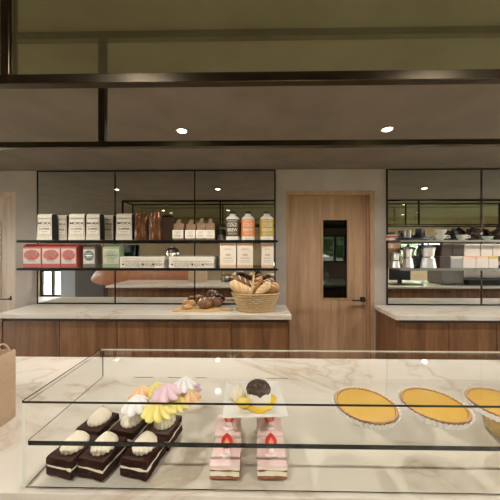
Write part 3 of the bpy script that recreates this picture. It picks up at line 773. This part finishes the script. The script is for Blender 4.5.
moka(395.8, 2.47, .165, .036, 'small moka pot at the left end of the lower right shelf', .2)
moka(407.8, 2.51, .22, .052, 'middle-sized moka pot second from the left')
moka(428.3, 2.48, .235, .066, 'largest moka pot with black handle beside the dark boxes', .1)
cx, w = pw(389, 398, 2.575)
t = thing('storage_box', 'tan box behind the small moka pot', 'box', (cx + .01, 2.585, zl), 0, 'boxes on the lower right shelf')
bx(-w / 2, w / 2, -.028, .028, 0, .19).build('body', 'kraft', t, .002); bx(-w / 2, w / 2, -.029, .029, .1905, .235).build('lid', 'peach', t, .002)

zu = ZU + EPS
cx, w = pw(388.5, 396, 2.56)
t = thing('tea_tin', 'small white tin with red band at the left end of the upper right shelf', 'tin', (cx, 2.575, zu))
bx(-w / 2, w / 2, -.035, .035, 0, .026).build('body', 'white', t, .003); bx(-w / 2 - .001, w / 2 + .001, -.036, .036, .0265, .046).build('band', 'red', t, .002); bx(-w / 2, w / 2, -.035, .035, .0465, .056).build('lid', 'white', t, .003)
a = at(398, 238, 2.46); c_ = at(433, 238, 2.46)
t = tag(MB().lathe([(.0, .0), (.9, 0), (1, .008), (1.0, .02), (.96, .02), (.93, .01), (0, .01)], 48, sx=(c_.x - a.x) / 2, sy=.085).build('serving_tray', 'black', None, loc=((a.x + c_.x) / 2, 2.5, zu)), 'oval black tray under the dark mugs', 'tray')
def mug(px, Y, z, r, h, m, label, rz=0, group='dark mugs on the black tray'):
    p = at(px, 238, Y)
    t = thing('mug', label, 'mug', (p.x, Y, z), rz, group)
    MB().lathe([(0, .004), (r * .8, 0), (r * .9, .004), (r, h), (r - .004, h), (r * .84, .01), (0, .008)], 28).build('body', m, t)
    MB().tube([(r * .93, 0, h * .8), (r * 1.35, 0, h * .82), (r * 1.6, 0, h * .5), (r * 1.3, 0, h * .22), (r * .9, 0, h * .2)], .006, 8).build('handle', m, t)
mug(407, 2.49, zu + .0115, .04, .085, 'steel', 'dark mug at the left on the black tray', 2.6)
mug(401.5, 2.555, zu + .0115, .026, .05, 'black', 'small black cup behind the left dark mug', .4)
mug(419.5, 2.49, zu + .0115, .036, .1, 'black', 'tall black mug at the right on the black tray', .2)
mug(413, 2.555, zu + .0115, .026, .05, 'chrome', 'small shiny cup between the two dark mugs', .2)
def cup(px, Y, z, r, h, label, m='porcelain', name='coffee_cup', group='white cups and bowls on the upper right shelf', handle=True, cat='cup'):
    p = at(px, 238, Y)
    t = thing(name, label, cat, (p.x, Y, z), -.5, group)
    MB().lathe([(0, .003), (r * .5, 0), (r * .52, .006), (r * .8, h * .4), (r, h), (r - .004, h), (r * .72, h * .4), (r * .3, .012), (0, .01)], 32).build('bowl', m, t)
    if handle: MB().tube([(r * .9, 0, h * .8), (r * 1.3, 0, h * .8), (r * 1.4, 0, h * .5), (r * .75, 0, h * .35)], .005, 8).build('handle', m, t)
cup(440, 2.49, zu, .058, .05, 'white cup under another, left of the black teapot', handle=True)
cup(440.5, 2.49, zu + .0515, .054, .05, 'white cup stacked on another, left of the black teapot', handle=False)
cup(429, 2.585, zu, .03, .05, 'small white cup behind the black tray')
t = tag(MB().lathe([(0, 0), (.025, 0), (.042, .010), (.042, .013), (.025, .006), (0, .005)], 36).build('saucer', 'black', None, loc=(at(451.5, 238, 2.5).x, 2.5, zu)), 'dark saucer lying below the white soup cup', 'saucer')
cup(461.5, 2.45, zu, .047, .048, 'wide white cup standing in front of the big dark teapot')
cup(487.5, 2.445, zu, .045, .034, 'pale green bowl between the two dark teapots', 'bowlgreen', 'small_bowl', handle=False, cat='bowl')
def teapot(px, Y, r, h, m, label, rz=0):
    p = at(px, 238, Y)
    t = thing('teapot', label, 'teapot', (p.x, Y, zu), rz, 'dark teapots on the upper right shelf')
    MB().lathe([(0, .002), (r * .6, 0), (r * .65, .006), (r * .95, h * .3), (r, h * .48), (r * .85, h * .68), (r * .45, h * .8), (r * .42, h * .8), (0, h * .79)], 36).build('body', m, t)
    MB().lathe([(r * .46, h * .801), (r * .4, h * .87), (r * .12, h * .92), (r * .1, h * .95), (r * .16, h * .98), (0, h)], 28).build('lid', m, t)
    MB().tube([(r * .8, 0, h * .35), (r * 1.2, 0, h * .5), (r * 1.4, 0, h * .8)], [r * .2, r * .13, r * .09], 12).build('spout', m, t)
    MB().tube([(-r * .85, 0, h * .65), (-r * 1.35, 0, h * .7), (-r * 1.45, 0, h * .4), (-r * .95, 0, h * .25)], .008, 8).build('handle', m, t)
M['teadark'] = mat('dark_glazed', S(52, 40, 30), .1, .2, coat=.6)
teapot(474, 2.545, .07, .15, 'teadark', 'big round dark brown teapot behind the wide white cup', .3)
teapot(453.5, 2.565, .042, .13, 'black', 'small black teapot beside the stacked white cups', 2.9)
teapot(501, 2.54, .08, .14, 'teadark', 'dark teapot at the right edge of the upper right shelf', PI - .3)

# ================================================================ THINGS SEEN IN THE MIRRORS
p0 = 2.3
t = thing('order_screen', 'black order screen on the serving counter, seen in the right mirror', 'screen', (2.42, 1.08, CT + EPS), 0)
bx(-.17, .17, -.02, .02, .07, .34).build('display', 'black', t, .004); bx(-.03, .03, -.012, .012, .012, .08).build('stand', 'black', t); bx(-.2, .3, -.09, .13, 0, .012).build('base', 'black', t, .003)
t = thing('coffee_machine', 'steel and black coffee machine on the serving counter, seen in the right mirror', 'coffee machine', (3.55, 1.02, CT + EPS))
bx(-.5, -.15, -.2, .16, .012, .38).build('body', 'steel', t, .01); bx(-.14, .7, -.22, .22, .012, .09).build('drip_tray', 'black', t, .006); bx(-.14, .7, -.22, -.02, .091, .36).build('boiler_housing', 'alu', t, .01)
bx(-.48, .68, -.2, .2, 0, .0115).build('foot', 'black', t)
for k in range(2):
    MB().lathe([(.035, .26 - .04), (.035, .30)], 20, cx=.1 + k * .3, cy=.06).build('group_head', 'chrome', t)
# curved tan leather bench behind the camera
t = thing('curved_bench', 'tan leather bench with rounded end, seen in the left mirror under the packets', 'bench', (-2.25, .12, 0))
pts = [(-1.06 + 2.1 * (k / 32), .10 + .16 * math.sin(PI * min(1, k / 32 * 1.2) * .5)) for k in range(33)]
vs = []; fs = []
for i, (x, y) in enumerate(pts):
    q = min(1, i / 9); rd = math.sqrt(max(0, 1 - (1 - q) ** 2)); mid = .86
    zb_ = mid - .125 * max(rd, .15) + .02 * q; zh = mid + .3 * max(rd, .12)
    for dy, z in ((0, zb_ + .01), (.09, zb_), (.12, (zb_ + zh) / 2), (.085, zh - .03), (.04, zh), (0, zh - .02)): vs.append((x, y + dy * max(rd, .3), z))
n = 6
for i in range(32):
    for k in range(n): fs.append((i * n + k, (i + 1) * n + k, (i + 1) * n + (k + 1) % n, i * n + (k + 1) % n))
fs += [tuple(range(n)), tuple(32 * n + k for k in range(n - 1, -1, -1))]
MB().add(vs, fs, 0, True).build('backrest', 'leather', t)
bx(-.9, 1.0, -.35, .09, .38, .48).build('seat', 'leather', t, .02)
bx(-.85, .95, -.3, .1, 0, .379).build('base', 'dkbrown', t)
bx(-.8, .95, .1, .14, .2, .78).build('back_support', 'dkbrown', t)
t = thing('partition', 'dark grey partition panel with pale edge, seen in the left mirror', 'partition', (-3.62, -.4, 0))
bx(-.43, .62, 0, .08, 0, 1.3).build('panel', 'greywall', t, .003); bx(-.75, -.431, 0, .08, 0, 1.3).build('pale_edge', 'paleblue', t, .003)

# ================================================================ THE GLASS CASE
GX0, GX1, GY0, GY1 = -.5745, 1.35, .610, .930
t = thing('display_case', 'clear glass pastry case on the front counter', 'display case', (GX0, GY0, CT + EPS))
gw, gd, gh = GX1 - GX0, GY1 - GY0, .22
zbase = .0068; zs0, zs1 = .105, .1168
ED = [0, 0, 1, 1, 1, 1]
M['pale_edge'] = mat('glass_edge_bright_reflection', S(222, 222, 206), .15)  # bright reflections on the glass edges, painted as a pale colour
EM = ['glass', 'glassedge', 'pale_edge']      # faces: bottom, top, front, right, back, left
bx(.0, gw, .0, gd, 0, zbase, mi=[0, 0, 0, 1, 0, 0]).build('base_plate', EM, t)
bx(.0088, gw - .0088, .0068, gd - .004, zs0, zs1, mi=[0, 0, 1, 0, 0, 0]).build('shelf', EM, t)
bx(.0089, .0105, .007, gd - .004, zs1 + .0001, zs1 + .0009).build('shelf_edge', 'glassedge', t)  # thin dark bars here and below draw the glass edge reflections
bx(.0089, .0105, .007, gd, zbase + .0002, zbase + .001).build('base_edge', 'glassedge', t)
bx(.0089, gw - .01, .0003, .0018, zbase - .001, zbase + .0002).build('base_edge', 'glassedge', t)
for q0, q1 in ((.13, .20), (.255, .31), (.36, .40), (.62, .70)): bx(q0, q1, gd - .0055, gd - .0045, zs1 + .0001, zs1 + .0011).build('shelf_back_dash', 'bronze', t)  # dark dashes reflected along the shelf's back glass edge, added as thin bars
bx(0, gw, 0, gd, gh - .0055, gh, mi=[0, 0, 1, 1, 2, 0]).build('top_pane', EM, t)
bx(-.0004, .0012, .0, gd, gh - .0012, gh + .0003).build('top_edge', 'glassedge', t)
bx(.0075, .0085, .001, gd, gh - .0062, gh - .0056).build('top_edge', 'bronze', t)
bx(.0088, gw - .0088, 0.0005, .006, zbase + .0003, gh - .006, mi=[0, 0, 0, 0, 0, 0]).build('front_pane', EM, t)
bx(0, .0085, 0.0005, gd, zbase + .0003, gh - .006, mi=[0, 0, 2, 0, 0, 0]).build('side_pane', EM, t)
bx(.0065, .0085, gd - .002, gd + .0004, zs1, gh - .006).build('corner_edge', 'glassedge', t)
bx(gw - .0085, gw, 0.0005, gd, zbase + .0003, gh - .006, mi=[0, 0, 2, 0, 0, 0]).build('side_pane', EM, t)
ZB = CT + EPS + zbase + .001; ZS = CT + EPS + zs1 + .001

# chocolate cakes
cw, cl = .078, .088
def rough_box(x0, x1, y0, y1, z0, z1, amp, seed, nx=14, ny=16, nz=5, f=60):
    b = MB()
    def grid(o, du, dv, nu, nv):
        vs = [o + du * (i / nu) + dv * (j / nv) for j in range(nv + 1) for i in range(nu + 1)]
        fs = [(j * (nu + 1) + i, j * (nu + 1) + i + 1, (j + 1) * (nu + 1) + i + 1, (j + 1) * (nu + 1) + i) for j in range(nv) for i in range(nu)]
        b.add(vs, fs, 0, True)
    V = Vector; X, Y, Z = V((x1 - x0, 0, 0)), V((0, y1 - y0, 0)), V((0, 0, z1 - z0)); o = V((x0, y0, z0))
    grid(o, X, Z, nx, nz); grid(o + X, Y, Z, ny, nz); grid(o + X + Y, -X, Z, nx, nz); grid(o + Y, -Y, Z, ny, nz); grid(o + Z, X, Y, nx, ny); grid(o + Y, X, -Y, nx, ny)
    cz = (z0 + z1) / 2
    for i, p in enumerate(b.v):
        p = V(p); n1 = noise.noise_vector(p * f + V((seed, seed, seed))) * amp
        ex = min(abs(p.x - x0), abs(p.x - x1)); 
        b.v[i] = (p.x + n1.x, p.y + n1.y, p.z + (n1.z * .6 if z0 + 1e-4 < p.z else 0))
    return b
def swirl(r, h, ridges=8, amp=.14, tw=.5, sx=1, sy=1, n=120, m=24, lean=(0, 0)):
    b = MB(); vs = []; fs = []
    for j in range(m + 1):
        q = j / m; rr = r * (1 - q ** 1.7) * (.86 + .14 * math.sin(min(1, q * 4) * PI / 2))
        rr = max(rr, .0005)
        for i in range(n):
            a = 2 * PI * i / n
            k = 1 + amp * (2.6 * abs(math.cos(ridges * (a + tw * q) / 2)) - 1.6) * (1 - q * .5)
            vs.append((rr * k * math.cos(a) * sx + lean[0] * q * q, rr * k * math.sin(a) * sy + lean[1] * q * q, h * q))
    for j in range(m):
        for i in range(n): fs.append((j * n + i, j * n + (i + 1) % n, (j + 1) * n + (i + 1) % n, (j + 1) * n + i))
    fs += [tuple(range(n - 1, -1, -1)), tuple(m * n + i for i in range(n))]
    return b.add(vs, fs, 0, True)
def choc(xc, zc, rz, label, seed):
    x, y = cam(xc, zc)
    t = thing('chocolate_cake', label, 'cake', (x, y, ZB), rz, 'chocolate cake slices in the glass case')
    rough_box(-cw / 2, cw / 2, -cl / 2, cl / 2, 0, .020, .003, seed).build('lower_sponge', 'choc', t)
    rough_box(-cw / 2 + .001, cw / 2 - .001, -cl / 2 + .001, cl / 2 - .001, .0185, .0275, .0016, seed + 3, nz=2).build('cream_layer', 'cream', t)
    rough_box(-cw / 2, cw / 2, -cl / 2, cl / 2, .027, .044, .003, seed + 5).build('upper_sponge', 'choc', t)
    rough_box(-cw / 2 + .001, cw / 2 - .001, -cl / 2 + .001, cl / 2 - .001, .042, .0465, .0012, seed + 9, nz=2).build('glaze', 'glaze', t)
    o = swirl(.036, .040, 15, .06, .2, sx=.9, sy=1.0, lean=(.002, .004)).build('cream_swirl', 'cream', t, loc=(.002, .002, .0465), rot=(0, 0, -.25 + .1 * seed % .4))
for i, (xc, zc, rz, lb) in enumerate([(-.4845, .688, -.2, 'chocolate cake slice with cream, front row, leftmost'), (-.401, .684, -.2, 'chocolate cake slice with cream, front row, touching the leftmost'), (-.291, .685, -.18, 'chocolate cake slice with cream, front row, standing apart on the right'),
                                      (-.478, .790, -.20, 'chocolate cake slice with cream, back row, leftmost'), (-.373, .785, -.2, 'chocolate cake slice with cream, back row, middle, below the white meringue'), (-.267, .777, -.18, 'chocolate cake slice with cream, back row, rightmost')]):
    choc(xc, zc, rz, lb, i + 1)

# strawberry slices
def slice_(xc, zc, rz, label, seed):
    x, y = cam(xc, zc); w, l = .077, .092
    t = thing('strawberry_slice', label, 'cake', (x, y, ZB), rz, 'pink strawberry cake slices in the glass case')
    R = lambda z0, z1, a, s_, k=0: rough_box(-w / 2 + k, w / 2 - k, -l / 2 + k, l / 2 - k, z0, z1, a, s_, nz=2)
    R(0, .007, .0016, seed).build('sponge_base', 'sponge', t)
    R(.0065, .0198, .0018, seed + 1, .0005).build('cream_layer', 'cream', t)
    R(.0195, .0225, .0024, seed + 2).build('sponge_middle', 'sponge', t)
    R(.0222, .029, .0018, seed + 3, .0005).build('upper_cream', 'cream', t)
    R(.0285, .0345, .001, seed + 4).build('pink_icing', 'pinktop', t)
    b = MB()
    b.tube([(-.016, -.012, .035), (-.004, -.022, .0353), (.010, -.018, .0355), (.008, -.008, .0355), (-.006, -.004, .0355), (.008, .004, .0355)], [.004, .008, .009, .009, .008, .004], 10, flat=.35)
    b.build('icing_swirl', 'pinkpale', t)
    # strawberry standing upright, cut face to the front
    s = MB(); prof = [(0, .0)] + [(.0165 * math.sin(PI * (.2 + .8 * q)) ** .8 if q < 1 else 0, .042 * q) for q in [k / 12 for k in range(1, 13)]]
    s.lathe(prof, 24, sy=.55, cz=.0345, cy=.012); sb_ = s.build('strawberry', 'berry', t, label='red strawberry half')
    c2 = MB(); poly = [(.0075 * math.sin(PI * q) * (1 if q < .9 else .8), .0375 + .030 * q) for q in [k / 10 for k in range(11)]]
    poly += [(-x_, z_) for x_, z_ in poly[::-1][1:-1]]
    c2.prism(poly,   .012 - .0102, .012 - .004); c2.build('strawberry_flesh', 'berry_in', sb_)
slice_(-.064, .685, 0.0, 'pink strawberry slice, front left of four', 2)
slice_(-.067, .789, .02, 'pink strawberry slice, back left of four, partly under the plate', 12)
slice_(.058, .685, -.01, 'pink strawberry slice, front right of four', 22)
slice_(.061, .789, .0, 'pink strawberry slice, back right of four, partly under the plate', 32)

# meringues on the glass shelf
def mer(px, py, dz, r, h, m, label, seed, ridges=7, rot=(0, 0, 0)):
    p = atz(px, py, ZS + dz)
    o = swirl(r, h, ridges, .2, .6, lean=(.003, .002)).build('meringue', m, None, loc=p, rot=(rot[0], rot[1], seed))
    tag(o, label, 'meringue', 'pile of meringues on the glass shelf')
mer(136.5, 408.5, 0, .038, .042, 'mer_w', 'white meringue at the front left of the pile', .2)
mer(160, 412.5, 0, .047, .038, 'mer_y', 'big yellow meringue at the front of the pile', .6, 10)
mer(178, 407, 0, .033, .03, 'mer_y', 'flatter yellow meringue to the right of the big yellow one', 1.2, 9)
mer(189, 400.5, 0, .034, .046, 'mer_o', 'pale orange meringue at the right of the pile', .4)
mer(141, 396, 0, .034, .034, 'mer_o', 'orange meringue at the back left of the pile', 1.0)
mer(157, 393, 0, .034, .036, 'mer_y', 'yellow meringue at the back, left of the pink one', .9)
mer(191, 391, 0, .033, .036, 'mer_l', 'lilac meringue at the back right under the white one', .1)
mer(167, 395.5, .036, .042, .036, 'mer_p', 'big pink meringue on top in the middle of the pile', .35, 7)
mer(184.5, 387.5, .037, .034, .036, 'mer_w', 'white meringue on top at the right of the pile', .5, 7)

# plate with pudding
x, y = cam(.012, .788)
t = thing('square_plate', 'square white porcelain plate on the glass shelf under the pudding', 'plate', (x, y, ZS), .055)
s_ = .093
b = MB()
lv = [(s_ * .62, 0), (s_ * .7, 0), (s_, .009), (s_, .012), (s_ * .68, .0045), (0.0, .0045)]
vs = []; fs = []
for (q, z) in lv[:-1]:
    vs += [(-q, -q, z), (q, -q, z), (q, q, z), (-q, q, z)]
for j in range(len(lv) - 2):
    for i in range(4): fs.append((j * 4 + i, j * 4 + (i + 1) % 4, (j + 1) * 4 + (i + 1) % 4, (j + 1) * 4 + i))
fs += [(3, 2, 1, 0), tuple(16 + i for i in range(4))]
b.add(vs, fs); b.build('plate', 'porcelain', t, .002)
x, y = cam(.026, .776); zp = ZS + .0055
t = thing('pudding', 'white domed pudding with chocolate top on the square plate', 'pudding', (x, y, zp))
MB().lathe([(0, 0), (.037, 0), (.039, .004), (.039, .030), (.0375, .039), (.032, .048), (.019, .053), (0, .055)], 40).build('body', 'pudding', t)
b = MB(); n = 48; vs = []; fs = []
prof = [(.0388, .0395), (.0372, .0430), (.034, .0490), (.028, .0545), (.018, .0590), (0, .0610)]
for j, (r, z) in enumerate(prof):
    for i in range(n):
        a = 2 * PI * i / n
        d = (.012 * max(0, noise.noise(Vector((math.cos(a) * 2.4, math.sin(a) * 2.4, 1.7)))) * 2) if j == 0 else (0.003 * noise.noise(Vector((a * 3, j, 0))))
        vs.append((r * math.cos(a), r * math.sin(a), z - d))
for j in range(5):
    for i in range(n): fs.append((j * n + i, j * n + (i + 1) % n, (j + 1) * n + (i + 1) % n, (j + 1) * n + i))
b.add(vs, fs, 0, True); b.build('chocolate_top', 'chocsauce', t, label='dark chocolate topping with drips')
MB().lathe([(0, .0), (.052, 0), (.055, .002), (.050, .005), (.038, .006)], 40, lambda a, q: 1 + .07 * math.sin(3 * a) + .04 * math.sin(7 * a)).build('lemon_sauce', 'lemon', t)
x, y = cam(-.018, .80)
tag(MB().ball((0, 0, .014), .019, 24, 14, 1.15, .8, .75, 0, .12, 40).build('fruit_piece', 'fruit', None, loc=(cam(-.021, .742)[0], cam(-.021, .742)[1], zp + .003)), 'pale yellow fruit piece left of the pudding', 'fruit')
t = tag(swirl(.026, .045, 7, .13, .6).build('cream_swirl', 'cream', None, loc=(cam(-.040, .795)[0], cam(-.040, .795)[1], zp + .001)), 'swirl of white cream behind the yellow fruit on the plate', 'cream')

# tarts
r = .086
pr = thing('custard_tart', '', 'tart', (0, 0, 0), 0, 'custard tarts on the glass shelf')
fl = lambda a, q: 1 + .018 * math.cos(44 * a) * min(1, q * 1.6)
b = MB().lathe([(0, 0), (r * .90, .0), (r * 1.05, .0205), (r * 1.035, .0205), (r * .89, .0008), (0, .0008)], 176, lambda a, q: 1 + .03 * math.cos(44 * a)); b.build('paper_case', 'paper', pr)
MB().lathe([(0, .001), (r * .80, .001), (r * .975, .020), (r * .98, .0235), (r * .915, .0235), (r * .89, .0165), (0, .0165)], 176, fl).build('crust', 'tartcrust', pr)
MB().lathe([(r * .89, .0205), (r * .7, .021), (r * .3, .0204), (0, .020)], 72).build('custard', 'custard', pr)
for i, (xc, lb) in enumerate([(.345, 'golden custard tart on the shelf, leftmost of the three'), (.547, 'golden custard tart on the shelf, middle of the three'), (.752, 'golden custard tart at the right edge, above the golden cake')]):
    x, y = cam(xc - .005, .738)
    if i == 0: pr.location = (x, y, ZS); pr['label'] = lb
    else: dup(pr, (x, y, ZS), .6 * i, lb)
x, y = cam(.872, .792)
t = thing('golden_cake', 'golden round cake on the case floor below the rightmost tart', 'cake', (x, y, ZB))
b = MB().lathe([(.096, 0), (.099, .006), (.103, .06), (.097, .066), (0, .068)], 96, lambda a, q: 1 + .012 * math.cos(30 * a)); b.jitter(.003, 50, 4); b.build('cake_body', 'golden', t)
MB().lathe([(.092, .0665), (.082, .0715), (0, .073)], 64).build('cake_glaze', 'custard', t)

# paper carrier bag
bx0, bx1, by0, by1, bh = -1.16, -.848, .70, .876, .237
t = thing('paper_bag', 'brown paper carrier bag with twisted handles left of the glass case', 'bag', ((bx0 + bx1) / 2, (by0 + by1) / 2, CT + EPS))
w, d = (bx1 - bx0) / 2, (by1 - by0) / 2
b = MB(); nt = 24
# outer and inner walls with a pinked top edge
def ring(off, z, zig):
    pts = []
    for (x0, y0, x1, y1, n) in ((-w + off, -d + off, w - off, -d + off, 40), (w - off, -d + off, w - off, d - off, 20), (w - off, d - off, -w + off, d - off, 40), (-w + off, d - off, -w + off, -d + off, 20)):
        for k in range(n):
            q = k / n; bul = .006 * math.sin(PI * q)
            pts.append((x0 + (x1 - x0) * q, y0 + (y1 - y0) * q, z + (zig if k % 2 else 0)))
    return pts
rings = [ring(0, 0, 0), ring(0, bh * .5, 0), ring(0, bh, .003), ring(.0015, bh, .003), ring(.0015, .003, 0)]
n = 120; vs = sum(rings, []); fs = [(j * n + i, j * n + (i + 1) % n, (j + 1) * n + (i + 1) % n, (j + 1) * n + i) for j in range(4) for i in range(n)]
fs += [tuple(range(n - 1, -1, -1)), tuple(4 * n + i for i in range(n))]
b.add(vs, fs); b.build('body', 'bagkraft', t)
for x0, sg in ((w, 1), (-w, -1)):
    MB().tube([(x0 - sg * .006, .042 + .034 * math.cos(a), bh - .03 + .066 * math.sin(a)) for a in [PI * k / 20 for k in range(21)]], .0032, 8).build('handle', 'bagkraft', t)
    bx(x0 - .0045 if sg > 0 else x0 + .002, x0 - .002 if sg > 0 else x0 + .0045, -.03, .085, bh - .06, bh - .012).build('handle_patch', 'bagkraft', t)
# ================================================================ LIGHT AND CAMERA
wd = bpy.data.worlds.new('World'); bpy.context.scene.world = wd; wd.use_nodes = True
bg = wd.node_tree.nodes['Background']; bg.inputs['Color'].default_value = (.95, .98, 1, 1); bg.inputs['Strength'].default_value = 14.0
def portal(loc, rot, sx, sy):
    l = bpy.data.lights.new('window_portal', 'AREA'); l.shape = 'RECTANGLE'; l.size = sx; l.size_y = sy; l.cycles.is_portal = True
    o = bpy.data.objects.new('window_portal', l); C.objects.link(o); o.location = loc; o.rotation_euler = rot
for x0, x1, z0, z1 in WIN: portal(((x0 + x1) / 2, YB - .19, (z0 + z1) / 2), (PI / 2, 0, 0), x1 - x0, z1 - z0)
portal((XL - .19, .15, 1.25), (PI / 2, 0, -PI / 2), 3.5, 1.7); portal((XR + .19, .15, 1.25), (PI / 2, 0, PI / 2), 3.5, 1.7)
portal((-3.0, YW + .19, 1.5), (-PI / 2, 0, 0), .7, .9)
cd = bpy.data.cameras.new('camera'); cd.sensor_width = 36; cd.lens = 18; cd.shift_y = -(250 - HOR) / 500; cd.clip_start = .02
co = bpy.data.objects.new('camera', cd); C.objects.link(co); co.location = (0, 0, EYE); co.rotation_euler = (PI / 2, 0, TH)
sc = bpy.context.scene; sc.camera = co
sc.view_settings.view_transform = 'Standard'; sc.view_settings.look = 'None'; sc.view_settings.gamma = 1; sc.view_settings.exposure = .1
sc.cycles.max_bounces = 10; sc.cycles.transparent_max_bounces = 24; sc.cycles.glossy_bounces = 6
